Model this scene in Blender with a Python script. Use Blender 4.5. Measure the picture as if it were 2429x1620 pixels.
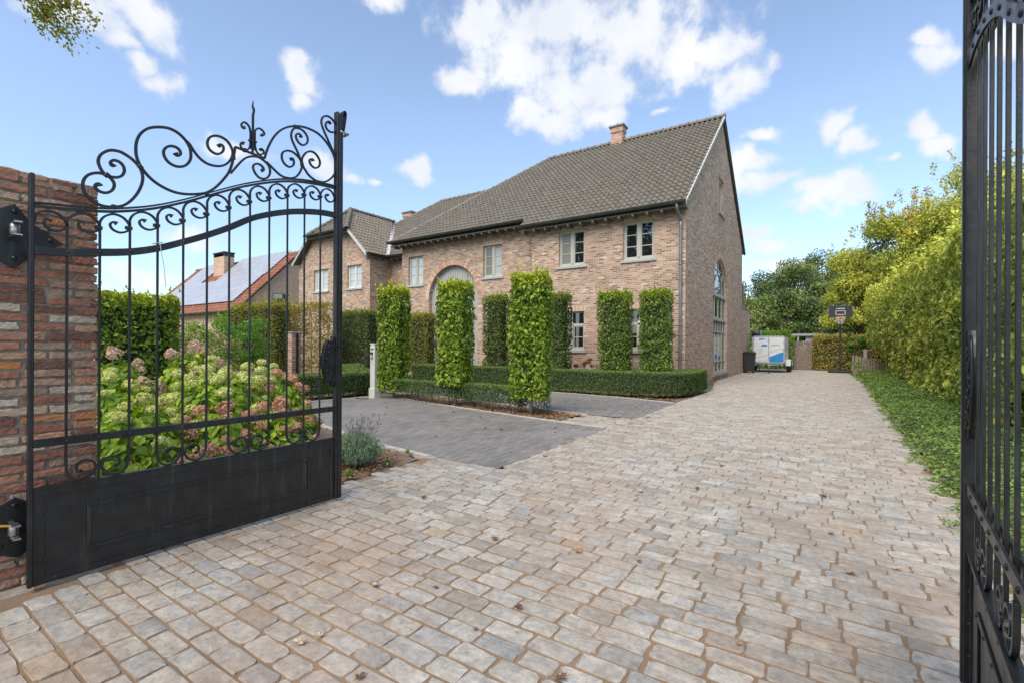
import bpy, bmesh, math, random
import numpy as np
from mathutils import Vector, Matrix
from mathutils.geometry import tessellate_polygon
R = math.radians
for o in list(bpy.data.objects): bpy.data.objects.remove(o)
S = bpy.context.scene
col = S.collection
random.seed(7); rng = np.random.default_rng(7)

# ---------------------------------------------------------------- camera
YAW = 33.75
cam = bpy.data.cameras.new('camera'); camo = bpy.data.objects.new('camera', cam); col.objects.link(camo)
camo.location = (0, 0, 1.3)
camo.rotation_euler = (Matrix.Rotation(R(YAW), 4, 'Z') @ Matrix.Rotation(R(90), 4, 'X') @ Matrix.Rotation(R(0.3), 4, 'Z')).to_euler()
cam.sensor_width = 36; cam.lens = 36*1130/2429; cam.shift_y = 12/2429
cam.clip_start = 0.05; cam.clip_end = 2000
S.camera = camo
S.render.resolution_x = 1024; S.render.resolution_y = 682

# ---------------------------------------------------------------- light
SUN_AZ, SUN_EL = 177, 50          # degrees clockwise from +Y, elevation
sun = bpy.data.lights.new('sun', 'SUN'); suno = bpy.data.objects.new('sun', sun); col.objects.link(suno)
sun.energy = 1.8; sun.angle = R(42); sun.color = (1.0, 0.90, 0.76)
sd = Vector((math.sin(R(SUN_AZ))*math.cos(R(SUN_EL)), math.cos(R(SUN_AZ))*math.cos(R(SUN_EL)), math.sin(R(SUN_EL))))
suno.rotation_euler = sd.to_track_quat('Z', 'Y').to_euler()
suno.location = (30, -15, 40)

S.view_settings.view_transform = 'Standard'; S.view_settings.look = 'None'
S.view_settings.exposure = 1.32; S.view_settings.gamma = 1; S.view_settings.use_curve_mapping = False
S.cycles.max_bounces = 8; S.cycles.diffuse_bounces = 4; S.cycles.transparent_max_bounces = 8

W = bpy.data.worlds.new('World'); S.world = W; W.use_nodes = True
def sky_nodes():
    nt = W.node_tree; nt.nodes.clear(); N = nt.nodes.new; L = nt.links.new
    out = N('ShaderNodeOutputWorld'); bg = N('ShaderNodeBackground'); L(bg.outputs[0], out.inputs[0])
    sky = N('ShaderNodeTexSky'); sky.sky_type = 'NISHITA'; sky.sun_disc = False
    sky.sun_elevation = R(SUN_EL); sky.sun_rotation = R(SUN_AZ); sky.air_density = 1.0; sky.dust_density = 0.2; sky.ozone_density = 1.6
    bg.inputs[1].default_value = 0.15
    tc = N('ShaderNodeTexCoord'); sep = N('ShaderNodeSeparateXYZ'); L(tc.outputs['Generated'], sep.inputs[0])
    def M(op, a, b=None, c=None):
        n = N('ShaderNodeMath'); n.operation = op
        for i, x in enumerate((a, b, c)):
            if x is None: continue
            if isinstance(x, (int, float)): n.inputs[i].default_value = x
            else: L(x, n.inputs[i])
        return n.outputs[0]
    az = M('ARCTAN2', sep.outputs[0], sep.outputs[1]); el = M('ARCSINE', sep.outputs[2])
    cb = N('ShaderNodeCombineXYZ'); L(az, cb.inputs[0]); L(el, cb.inputs[1])
    # warp the coordinates a little so the cloud edges curl
    wn = N('ShaderNodeTexNoise'); wn.inputs['Scale'].default_value = 9; wn.inputs['Detail'].default_value = 3; L(cb.outputs[0], wn.inputs['Vector'])
    wv = N('ShaderNodeVectorMath'); wv.operation = 'MULTIPLY_ADD'; L(wn.outputs['Color'], wv.inputs[0])
    wv.inputs[1].default_value = (.11, .09, 0); wv.inputs[2].default_value = (-.055, -.045, 0)
    wa = N('ShaderNodeVectorMath'); wa.operation = 'ADD'; L(cb.outputs[0], wa.inputs[0]); L(wv.outputs[0], wa.inputs[1])
    co = wa.outputs[0]
    acc = None
    for (a0, e0, ra, re, st) in CLOUDS:
        ra *= 1.2; re *= 1.2
        v = N('ShaderNodeVectorMath'); v.operation = 'MULTIPLY_ADD'; L(co, v.inputs[0])
        v.inputs[1].default_value = (1/ra, 1/re, 0); v.inputs[2].default_value = (-a0/ra, -e0/re, 0)
        ln = N('ShaderNodeVectorMath'); ln.operation = 'LENGTH'; L(v.outputs[0], ln.inputs[0])
        f = M('MULTIPLY_ADD', ln.outputs['Value'], -1.0*st, st)
        acc = f if acc is None else M('SMOOTH_MAX', acc, f, 0.12)
    n1 = N('ShaderNodeTexNoise'); n1.inputs['Scale'].default_value = 17; n1.inputs['Detail'].default_value = 9; n1.inputs['Roughness'].default_value = .58
    L(cb.outputs[0], n1.inputs['Vector'])
    dens = M('ADD', acc, M('MULTIPLY_ADD', n1.outputs[0], 2.0, -1.03))
    ss = N('ShaderNodeMapRange'); ss.interpolation_type = 'SMOOTHERSTEP'; L(dens, ss.inputs[0])
    ss.inputs[1].default_value = -0.10; ss.inputs[2].default_value = 0.78; ss.inputs[3].default_value = 0; ss.inputs[4].default_value = .97
    # a thin veil of high haze near the horizon and loose wisps
    n2 = N('ShaderNodeTexNoise'); n2.inputs['Scale'].default_value = 5; n2.inputs['Detail'].default_value = 6
    mp = N('ShaderNodeMapping'); mp.inputs['Scale'].default_value = (1, 3, 1); L(cb.outputs[0], mp.inputs[0]); L(mp.outputs[0], n2.inputs['Vector'])
    hz = N('ShaderNodeMapRange'); L(el, hz.inputs[0]); hz.inputs[1].default_value = 0.0; hz.inputs[2].default_value = .42; hz.inputs[3].default_value = .36; hz.inputs[4].default_value = 0.0
    wisp = N('ShaderNodeMapRange'); L(n2.outputs[0], wisp.inputs[0]); wisp.inputs[1].default_value = .48; wisp.inputs[2].default_value = .78; wisp.inputs[4].default_value = .8
    low = M('MULTIPLY', hz.outputs[0], M('ADD', wisp.outputs[0], .35))
    # cloud colour: white above, greyer in the thick parts
    n3 = N('ShaderNodeTexNoise'); n3.inputs['Scale'].default_value = 7; n3.inputs['Detail'].default_value = 5; L(cb.outputs[0], n3.inputs['Vector'])
    cr = N('ShaderNodeMixRGB'); L(M('MINIMUM', M('MAXIMUM', M('MULTIPLY', M('SUBTRACT', n3.outputs[0], .38), 2.2), 0.0), 1.0), cr.inputs[0])
    cr.inputs[1].default_value = (*CLOUD_A, 1); cr.inputs[2].default_value = (*CLOUD_B, 1)
    tint = N('ShaderNodeMixRGB'); tint.blend_type = 'MULTIPLY'; tint.inputs[0].default_value = 1
    L(sky.outputs[0], tint.inputs[1]); tint.inputs[2].default_value = (*SKY_TINT, 1)
    t2 = N('ShaderNodeMixRGB'); t2.blend_type = 'MULTIPLY'; L(M('MULTIPLY', hz.outputs[0], 2.6), t2.inputs[0]); L(tint.outputs[0], t2.inputs[1]); t2.inputs[2].default_value = (.60, .74, .90, 1)
    m0 = N('ShaderNodeMixRGB'); L(low, m0.inputs[0]); L(t2.outputs[0], m0.inputs[1]); m0.inputs[2].default_value = (*HAZE_C, 1)
    m1 = N('ShaderNodeMixRGB'); L(ss.outputs[0], m1.inputs[0]); L(m0.outputs[0], m1.inputs[1]); L(cr.outputs[0], m1.inputs[2])
    L(m1.outputs[0], bg.inputs[0])
CLOUD_A = (2.3, 2.4, 2.6); CLOUD_B = (3.1, 3.08, 3.05)
SKY_TINT = (.84, .76, .71); HAZE_C = (1.25, 1.6, 2.05)
CLOUDS = [(-0.65,0.586,0.114,0.055,1), (-0.517,0.592,0.149,0.061,1), (-0.361,0.564,0.175,0.074,1), (-0.232,0.528,0.116,0.056,1), (-0.149,0.477,0.051,0.038,1), (-0.578,0.537,0.132,0.052,1), (-0.684,0.501,0.061,0.024,1), (-0.446,0.493,0.163,0.041,1), (-0.556,0.46,0.053,0.03,1), (-0.49,0.449,0.096,0.027,1), (-0.403,0.448,0.06,0.024,0.9), (-1.255,0.496,0.06,0.035,1), (-1.323,0.48,0.069,0.031,1), (-1.287,0.455,0.031,0.019,0.9), (-1.25,0.434,0.033,0.024,1), (-1.21,0.415,0.036,0.029,1), (-1.019,0.481,0.035,0.03,1), (-0.993,0.467,0.045,0.032,1), (-1.004,0.435,0.03,0.017,0.8), (-0.791,0.336,0.044,0.022,1), (-0.776,0.347,0.024,0.025,1), (-1.116,0.341,0.06,0.022,0.8), (-0.966,0.333,0.054,0.025,0.9), (-0.919,0.329,0.028,0.015,0.8), (-0.87,0.328,0.02,0.011,0.8), (0.005,0.365,0.028,0.022,1), (0.026,0.341,0.031,0.019,1), (-0.105,0.383,0.028,0.013,0.9), (0.129,0.462,0.028,0.017,1), (0.126,0.439,0.038,0.024,1), (0.124,0.348,0.033,0.018,1), (0.144,0.321,0.027,0.019,1), (0.08,0.313,0.013,0.008,0.8), (-0.13,0.336,0.047,0.031,1), (-0.106,0.307,0.059,0.024,1), (-0.112,0.187,0.046,0.017,0.8), (-0.14,0.217,0.04,0.026,1), (-0.007,0.261,0.071,0.035,1), (0.029,0.285,0.035,0.024,1), (-0.038,0.244,0.048,0.02,1), (-0.071,0.308,0.029,0.013,0.8), (-0.287,0.441,0.031,0.01,0.8), (-1.254,0.123,0.082,0.018,0.8), (-0.064,0.141,0.093,0.018,0.8), (-0.86,0.61,0.041,0.023,0.9), (-1.359,0.061,0.046,0.019,0.8), (-0.781,0.653,0.102,0.033,0.9), (0.211,0.247,0.026,0.023,1), (0.219,0.419,0.03,0.026,1), (-1.166,0.182,0.062,0.016,0.7), (-0.487,0.055,0.173,0.035,0.8), (1.457,0.69,0.174,0.098,1), (2.853,0.259,0.103,0.117,1), (1.534,0.411,0.299,0.088,1), (-2.672,0.629,0.228,0.062,1), (2.885,0.981,0.205,0.109,1), (3.017,0.258,0.252,0.097,1), (1.685,0.228,0.273,0.088,1), (-3.095,0.991,0.243,0.124,1), (2.022,0.921,0.189,0.125,1), (-2.519,0.288,0.127,0.067,1), (-2.207,0.593,0.225,0.074,1), (2.426,0.547,0.17,0.097,1), (2.703,1.014,0.236,0.124,1), (-2.6,1.092,0.234,0.063,1)]
sky_nodes()
T_AB = [(0.279,2.2),(0.272,2.211),(0.26,2.205),(0.257,2.19),(0.269,2.174),(0.289,2.167),(0.309,2.17),(0.33,2.186),(0.342,2.211),(0.342,2.235),(0.331,2.254),(0.316,2.267),(0.295,2.274),(0.272,2.273),(0.249,2.264),(0.226,2.247),(0.21,2.221),(0.204,2.194),(0.206,2.165),(0.215,2.14),(0.233,2.118),(0.256,2.1),(0.286,2.091),(0.316,2.091),(0.351,2.099),(0.383,2.114),(0.411,2.139),(0.437,2.175),(0.459,2.217),(0.474,2.261),(0.48,2.3),(0.477,2.331),(0.467,2.36),(0.454,2.378),(0.428,2.401),(0.403,2.415),(0.374,2.426),(0.35,2.426),(0.325,2.42),(0.301,2.403),(0.281,2.379),(0.271,2.35),(0.272,2.325),(0.282,2.298),(0.295,2.28),(0.312,2.27),(0.333,2.268),(0.357,2.273),(0.378,2.288),(0.389,2.313),(0.389,2.335),(0.38,2.355),(0.366,2.366),(0.35,2.369),(0.336,2.365),(0.326,2.353),(0.327,2.338),(0.336,2.334),(0.341,2.342)]
T_D = [(0.708,2.613),(0.73,2.597),(0.752,2.565),(0.787,2.528),(0.828,2.506),(0.87,2.503),(0.909,2.511),(0.941,2.528),(0.97,2.559),(0.99,2.599),(0.995,2.637),(0.982,2.672),(0.958,2.7),(0.926,2.712),(0.893,2.711),(0.86,2.695),(0.84,2.668),(0.835,2.634),(0.847,2.605),(0.875,2.589),(0.903,2.591),(0.927,2.612),(0.936,2.636),(0.931,2.657),(0.914,2.659),(0.904,2.645)]
T_E = [(0.983,2.485),(1.015,2.534),(1.05,2.585),(1.081,2.621),(1.117,2.645),(1.154,2.656),(1.181,2.657),(1.214,2.645),(1.242,2.627),(1.256,2.598),(1.256,2.564),(1.24,2.532),(1.209,2.512),(1.177,2.513),(1.15,2.535),(1.135,2.566),(1.139,2.591),(1.16,2.607),(1.187,2.607),(1.208,2.591),(1.209,2.575),(1.195,2.568)]
T_F = [(1.231,2.642),(1.265,2.62),(1.305,2.593),(1.345,2.574),(1.387,2.572),(1.429,2.582),(1.466,2.607),(1.496,2.654),(1.509,2.699),(1.496,2.742),(1.465,2.77),(1.428,2.784),(1.386,2.778),(1.353,2.753),(1.346,2.716),(1.356,2.686),(1.38,2.665),(1.41,2.661),(1.437,2.683),(1.443,2.711),(1.434,2.731),(1.416,2.722)]
T_G = [(1.505,2.73),(1.477,2.788),(1.446,2.839),(1.424,2.881),(1.42,2.919),(1.433,2.956),(1.457,2.977),(1.495,2.984),(1.529,2.972),(1.555,2.94),(1.552,2.897),(1.52,2.866),(1.489,2.869),(1.464,2.892),(1.458,2.919),(1.473,2.94),(1.495,2.938),(1.498,2.921)]
T_H = [(1.803,2.885),(1.767,2.936),(1.739,2.981),(1.704,3.037),(1.683,3.078),(1.675,3.111),(1.686,3.149),(1.717,3.174),(1.752,3.178),(1.787,3.161),(1.809,3.132),(1.813,3.102),(1.802,3.079),(1.777,3.062),(1.745,3.061),(1.721,3.077),(1.714,3.105),(1.728,3.13),(1.751,3.139),(1.751,3.125)]
T_slant = [(1.012,2.677),(1.075,2.673),(1.144,2.669),(1.217,2.664)]
T_C3 = [(1.217,2.664),(1.23,2.717),(1.253,2.78),(1.286,2.848),(1.332,2.91),(1.385,2.955),(1.445,2.987),(1.513,3.008),(1.577,3.013),(1.643,3.005),(1.704,2.975),(1.753,2.931),(1.789,2.88),(1.807,2.824),(1.811,2.769),(1.797,2.72),(1.762,2.673),(1.72,2.639),(1.679,2.623),(1.626,2.621),(1.573,2.642),(1.541,2.673),(1.515,2.707),(1.508,2.746),(1.518,2.779),(1.546,2.818),(1.585,2.84),(1.624,2.835),(1.655,2.805),(1.665,2.772),(1.652,2.738),(1.622,2.719),(1.592,2.728),(1.574,2.749),(1.576,2.771),(1.595,2.78),(1.605,2.768)]
T_spear = [(1.134,3.052),(1.129,3.012),(1.138,2.983),(1.132,2.943),(1.132,2.851),(1.131,2.765),(1.13,2.678)]
T_f1 = [(1.122,2.707),(1.118,2.76),(1.115,2.813),(1.106,2.852),(1.085,2.871),(1.064,2.868),(1.052,2.847),(1.059,2.832),(1.075,2.836)]
T_f2 = [(1.139,2.713),(1.14,2.768),(1.143,2.823),(1.153,2.851),(1.175,2.868),(1.202,2.861),(1.214,2.841),(1.202,2.825),(1.189,2.829)]
T_f3 = [(1.119,2.782),(1.115,2.759),(1.113,2.72),(1.101,2.692),(1.075,2.674),(1.055,2.684),(1.046,2.705),(1.055,2.722),(1.07,2.721)]
T_f4 = [(1.142,2.79),(1.144,2.769),(1.148,2.727),(1.16,2.693),(1.181,2.681),(1.206,2.695),(1.209,2.715),(1.195,2.726),(1.184,2.715)]
T_C = [(0.65,2.514),(0.66,2.501),(0.675,2.508),(0.679,2.526),(0.671,2.542),(0.654,2.551),(0.629,2.55),(0.605,2.536),(0.589,2.512),(0.587,2.486),(0.597,2.461),(0.617,2.441),(0.646,2.431),(0.675,2.434),(0.705,2.45),(0.728,2.482),(0.738,2.517),(0.735,2.559),(0.726,2.586),(0.704,2.617),(0.67,2.643),(0.633,2.655),(0.596,2.654),(0.556,2.642),(0.521,2.625),(0.491,2.6),(0.465,2.563),(0.45,2.521),(0.445,2.479),(0.447,2.434),(0.456,2.401),(0.473,2.366),(0.5,2.333),(0.534,2.304),(0.574,2.283),(0.622,2.268),(0.672,2.264),(0.727,2.272),(0.78,2.288),(0.825,2.307),(0.861,2.335),(0.885,2.359),(0.918,2.402),(0.947,2.446),(0.971,2.489),(0.985,2.53),(0.995,2.57),(1.002,2.609),(1.009,2.658),(1.012,2.677)]
T_toprail = [(0.0,2.028),(0.116,2.042),(0.271,2.063),(0.383,2.089),(0.534,2.141),(0.7,2.221),(0.881,2.323),(1.081,2.431),(1.302,2.525),(1.484,2.577),(1.683,2.606),(1.826,2.614)]
T_archrail = [(0.001,1.788),(0.135,1.798),(0.279,1.822),(0.421,1.849),(0.559,1.894),(0.701,1.96),(0.84,2.031),(0.98,2.111),(1.119,2.201),(1.263,2.267),(1.405,2.317),(1.537,2.35),(1.684,2.376),(1.82,2.384)]
T_hook = [(0.416,2.003),(0.416,2.044),(0.435,2.08),(0.476,2.104),(0.519,2.095),(0.547,2.064),(0.552,2.037),(0.535,2.014),(0.504,2.003),(0.473,2.015),(0.461,2.041),(0.476,2.058),(0.492,2.052)]
T_bscroll = [(0.144,0.776),(0.145,0.63),(0.157,0.579),(0.191,0.55),(0.236,0.557),(0.263,0.586),(0.271,0.615),(0.255,0.643),(0.224,0.654),(0.194,0.64),(0.187,0.612),(0.202,0.594),(0.213,0.602)]
T_bscroll4 = [(1.391,0.779),(1.392,0.647),(1.41,0.583),(1.453,0.556),(1.504,0.575),(1.527,0.614),(1.504,0.647),(1.467,0.652),(1.431,0.627),(1.446,0.598),(1.463,0.602)]

# ---------------------------------------------------------------- helpers
def tag(o, label=None, cat=None, group=None, kind=None):
    if label: o['label'] = label
    if cat: o['category'] = cat
    if group: o['group'] = group
    if kind: o['kind'] = kind
    return o
def empty(name, loc=(0,0,0), rz=0.0, **k):
    o = bpy.data.objects.new(name, None); col.objects.link(o); o.location = loc; o.rotation_euler = (0,0,rz)
    o.empty_display_size = .2
    return tag(o, **k)
def link(name, me, parent=None, loc=None, rz=None):
    o = bpy.data.objects.new(name, me); col.objects.link(o)
    if parent: o.parent = parent
    if loc is not None: o.location = loc
    if rz is not None: o.rotation_euler = (0,0,rz)
    return o
def copy_tree(o, parent=None):
    c = o.copy(); col.objects.link(c); c.parent = parent
    for ch in list(o.children): copy_tree(ch, c)
    return c

class MB:
    def __init__(s): s.v = []; s.f = []; s.m = []; s.sm = []
    def add(s, vs, fs, mi=0, smooth=False):
        b = len(s.v); s.v += [tuple(p) for p in vs]; s.f += [tuple(b+i for i in f) for f in fs]
        s.m += [mi]*len(fs); s.sm += [smooth]*len(fs); return s
    def box(s, x0, x1, y0, y1, z0, z1, mi=0):
        v = [(x,y,z) for z in (z0,z1) for y in (y0,y1) for x in (x0,x1)]
        return s.add(v, [(0,2,3,1),(4,5,7,6),(0,1,5,4),(2,6,7,3),(0,4,6,2),(1,3,7,5)], mi)
    def obox(s, c, ax, ay, az, mi=0):
        c = Vector(c); ax = Vector(ax); ay = Vector(ay); az = Vector(az)
        v = [c+i*ax+j*ay+k*az for k in (-1,1) for j in (-1,1) for i in (-1,1)]
        return s.add(v, [(0,2,3,1),(4,5,7,6),(0,1,5,4),(2,6,7,3),(0,4,6,2),(1,3,7,5)], mi)
    def prism(s, pts, d, mi=0):
        """pts: 3D polygon outline, extruded by vector d"""
        n = len(pts); d = Vector(d); p = [Vector(q) for q in pts]
        v = p + [q+d for q in p]
        return s.add(v, [tuple(range(n)), tuple(range(2*n-1, n-1, -1))] + [(i, i+n, (i+1)%n+n, (i+1)%n) for i in range(n)], mi)
    def tube(s, pts, r, n=8, closed=False, caps=True, mi=0, smooth=True, rect=None, up=None):
        """sweep a round (or rect=(w,h)) section along pts; r a number or one per point"""
        P = [Vector(p) for p in pts]; m = len(P)
        if not hasattr(r, '__len__'): r = [r]*m
        T = []
        for i in range(m):
            a = P[(i-1) % m] if (closed or i > 0) else P[i]; b = P[(i+1) % m] if (closed or i < m-1) else P[i]
            t = b-a; T.append(t.normalized() if t.length > 1e-9 else Vector((0,0,1)))
        if up is None:
            u = T[0].orthogonal().normalized()
        vs = []
        for i in range(m):
            if up is not None: w = Vector(up).normalized(); uu = w.cross(T[i]).normalized()
            else:
                if i: q = T[i-1].rotation_difference(T[i]); u = (q @ u).normalized()
                uu = u; w = T[i].cross(u).normalized()
            if rect:
                a, b = rect; k = r[i]
                vs += [P[i]+uu*a*k/2*x+w*b*k/2*y for x, y in ((-1,-1),(1,-1),(1,1),(-1,1))]
            else:
                vs += [P[i]+(uu*math.cos(2*math.pi*j/n)+w*math.sin(2*math.pi*j/n))*r[i] for j in range(n)]
        if rect: n = 4; smooth = False
        fs = []
        for i in range(m if closed else m-1):
            a = i*n; b = ((i+1) % m)*n
            fs += [(a+j, a+(j+1)%n, b+(j+1)%n, b+j) for j in range(n)]
        s.add(vs, fs, mi, smooth)
        if caps and not closed:
            b = len(s.v)-len(vs); s.f += [tuple(b+j for j in range(n-1,-1,-1)), tuple(b+(m-1)*n+j for j in range(n))]; s.m += [mi]*2; s.sm += [False]*2
        return s
    def lathe(s, prof, c=(0,0,0), n=20, mi=0, axis=(0,0,1), smooth=True):
        """prof: list of (radius, height) along axis"""
        az = Vector(axis).normalized(); ax = az.orthogonal().normalized(); ay = az.cross(ax); c = Vector(c)
        vs = []
        for r, z in prof: vs += [c+az*z+(ax*math.cos(2*math.pi*j/n)+ay*math.sin(2*math.pi*j/n))*r for j in range(n)]
        fs = []
        for i in range(len(prof)-1): fs += [(i*n+j, i*n+(j+1)%n, (i+1)*n+(j+1)%n, (i+1)*n+j) for j in range(n)]
        s.add(vs, fs, mi, smooth)
        b = len(s.v)-len(vs); k = len(prof)-1
        s.f += [tuple(b+j for j in range(n-1,-1,-1)), tuple(b+k*n+j for j in range(n))]; s.m += [mi]*2; s.sm += [False]*2
        return s
    def ball(s, c, r, mi=0, n=10, sc=(1,1,1)):
        prof = [(math.sin(math.pi*i/n)*r, -math.cos(math.pi*i/n)*r) for i in range(1, n)]
        b = len(s.v); s.lathe(prof, (0,0,0), n+4, mi)
        for i in range(b, len(s.v)):
            x, y, z = s.v[i]; s.v[i] = (c[0]+x*sc[0], c[1]+y*sc[1], c[2]+z*sc[2])
        return s
    def build(s, name, mats, parent=None, bevel=0, recalc=True, loc=None, rz=None):
        me = bpy.data.meshes.new(name); me.from_pydata(s.v, [], s.f)
        for m in (mats if isinstance(mats, (list, tuple)) else [mats]): me.materials.append(m)
        me.polygons.foreach_set('material_index', s.m); me.polygons.foreach_set('use_smooth', s.sm); me.update()
        if recalc or bevel:
            bm = bmesh.new(); bm.from_mesh(me)
            if recalc: bmesh.ops.recalc_face_normals(bm, faces=bm.faces)
            if bevel:
                es = [e for e in bm.edges if len(e.link_faces) == 2 and e.calc_face_angle(0) > .6 and e.calc_length() > bevel*2.5]
                if es: bmesh.ops.bevel(bm, geom=es, offset=bevel, segments=1, affect='EDGES', clamp_overlap=True)
            bm.to_mesh(me); bm.free()
        return link(name, me, parent, loc, rz)

def np_mesh(name, V, F, mats, parent=None, attrs=None, matidx=None, smooth=False):
    """V (n,3), F (m,k) all faces with k corners"""
    me = bpy.data.meshes.new(name); V = np.asarray(V, np.float32); F = np.asarray(F, np.int32); m, k = F.shape
    me.vertices.add(len(V)); me.vertices.foreach_set('co', V.ravel())
    me.loops.add(m*k); me.loops.foreach_set('vertex_index', F.ravel())
    me.polygons.add(m); me.polygons.foreach_set('loop_start', np.arange(0, m*k, k, dtype=np.int32))
    try: me.polygons.foreach_set('loop_total', np.full(m, k, np.int32))
    except Exception: pass
    for a in (mats if isinstance(mats, (list, tuple)) else [mats]): me.materials.append(a)
    if matidx is not None: me.polygons.foreach_set('material_index', np.asarray(matidx, np.int32))
    me.polygons.foreach_set('use_smooth', np.full(m, smooth))
    for nm, arr in (attrs or {}).items():
        at = me.attributes.new(nm, 'FLOAT', 'POINT'); at.data.foreach_set('value', np.asarray(arr, np.float32))
    me.update(); me.validate()
    return link(name, me, parent)

def catmull(P, k=4):
    P = [Vector(p) for p in P]; o = []
    for i in range(len(P)-1):
        a = P[max(i-1,0)]; b = P[i]; c = P[i+1]; d = P[min(i+2,len(P)-1)]
        for j in range(k):
            t = j/k; o.append(.5*((2*b)+(c-a)*t+(2*a-5*b+4*c-d)*t*t+(3*b-a-3*c+d)*t**3))
    return o+[P[-1]]
def inpoly(x, y, poly):
    r = np.zeros(np.shape(x), bool); n = len(poly)
    for i in range(n):
        x0, y0 = poly[i]; x1, y1 = poly[(i+1) % n]
        c = ((y0 > y) != (y1 > y)); xi = (x1-x0)*(y-y0)/((y1-y0) if y1 != y0 else 1e-9)+x0
        r ^= c & (x < xi)
    return r

# ---------------------------------------------------------------- materials
def mat(name):
    m = bpy.data.materials.new(name); m.use_nodes = True; nt = m.node_tree
    return m, nt, nt.nodes['Principled BSDF']
def ramp(nt, fac, stops, interp='LINEAR'):
    r = nt.nodes.new('ShaderNodeValToRGB'); r.color_ramp.interpolation = interp; e = r.color_ramp.elements
    while len(e) > 1: e.remove(e[-1])
    e[0].position = stops[0][0]; e[0].color = (*stops[0][1], 1)
    for p, c in stops[1:]: x = e.new(p); x.color = (*c, 1)
    nt.links.new(fac, r.inputs[0]); return r.outputs[0]
def noise(nt, scale, detail=4, rough=.55, vec=None, out=0):
    n = nt.nodes.new('ShaderNodeTexNoise'); n.inputs['Scale'].default_value = scale; n.inputs['Detail'].default_value = detail
    n.inputs['Roughness'].default_value = rough
    if vec is None:
        g = nt.nodes.new('ShaderNodeNewGeometry'); vec = g.outputs['Position']
    nt.links.new(vec, n.inputs['Vector']); return n.outputs[out]
def mixc(nt, fac, a, b, mode='MIX'):
    m = nt.nodes.new('ShaderNodeMixRGB'); m.blend_type = mode
    for i, x in enumerate((fac, a, b)):
        if isinstance(x, (int, float)): m.inputs[i].default_value = x
        elif isinstance(x, tuple): m.inputs[i].default_value = (*x, 1)
        else: nt.links.new(x, m.inputs[i])
    return m.outputs[0]
def math_(nt, op, a, b=0.0, c=None):
    n = nt.nodes.new('ShaderNodeMath'); n.operation = op
    for i, x in enumerate((a, b, c)):
        if x is None: continue
        if isinstance(x, (int, float)): n.inputs[i].default_value = x
        else: nt.links.new(x, n.inputs[i])
    return n.outputs[0]
def bump(nt, b, h, strength=.4, dist=.01):
    n = nt.nodes.new('ShaderNodeBump'); n.inputs['Strength'].default_value = strength; n.inputs['Distance'].default_value = dist
    nt.links.new(h, n.inputs['Height']); nt.links.new(n.outputs[0], b.inputs['Normal']); return n
def rng3(nt, fac, lo, hi, a=0.0, b=1.0):
    n = nt.nodes.new('ShaderNodeMapRange'); nt.links.new(fac, n.inputs[0])
    for i, x in enumerate((lo, hi, a, b)): n.inputs[i+1].default_value = x
    return n.outputs[0]
def simple(name, c, rough=.6, metal=0.0, var=.15, scale=6, bmp=0.0, bscale=60, coat=0.0):
    m, nt, b = mat(name)
    n = noise(nt, scale, 5)
    d = tuple(x*(1-var) for x in c); l = tuple(min(1, x*(1+var)) for x in c)
    nt.links.new(ramp(nt, n, [(.3, d), (.7, l)]), b.inputs['Base Color'])
    b.inputs['Roughness'].default_value = rough; b.inputs['Metallic'].default_value = metal; b.inputs['Coat Weight'].default_value = coat
    if bmp: bump(nt, b, noise(nt, bscale, 3), bmp, .004)
    return m
def attr(nt, nm):
    a = nt.nodes.new('ShaderNodeAttribute'); a.attribute_name = nm; return a.outputs['Fac']

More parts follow.
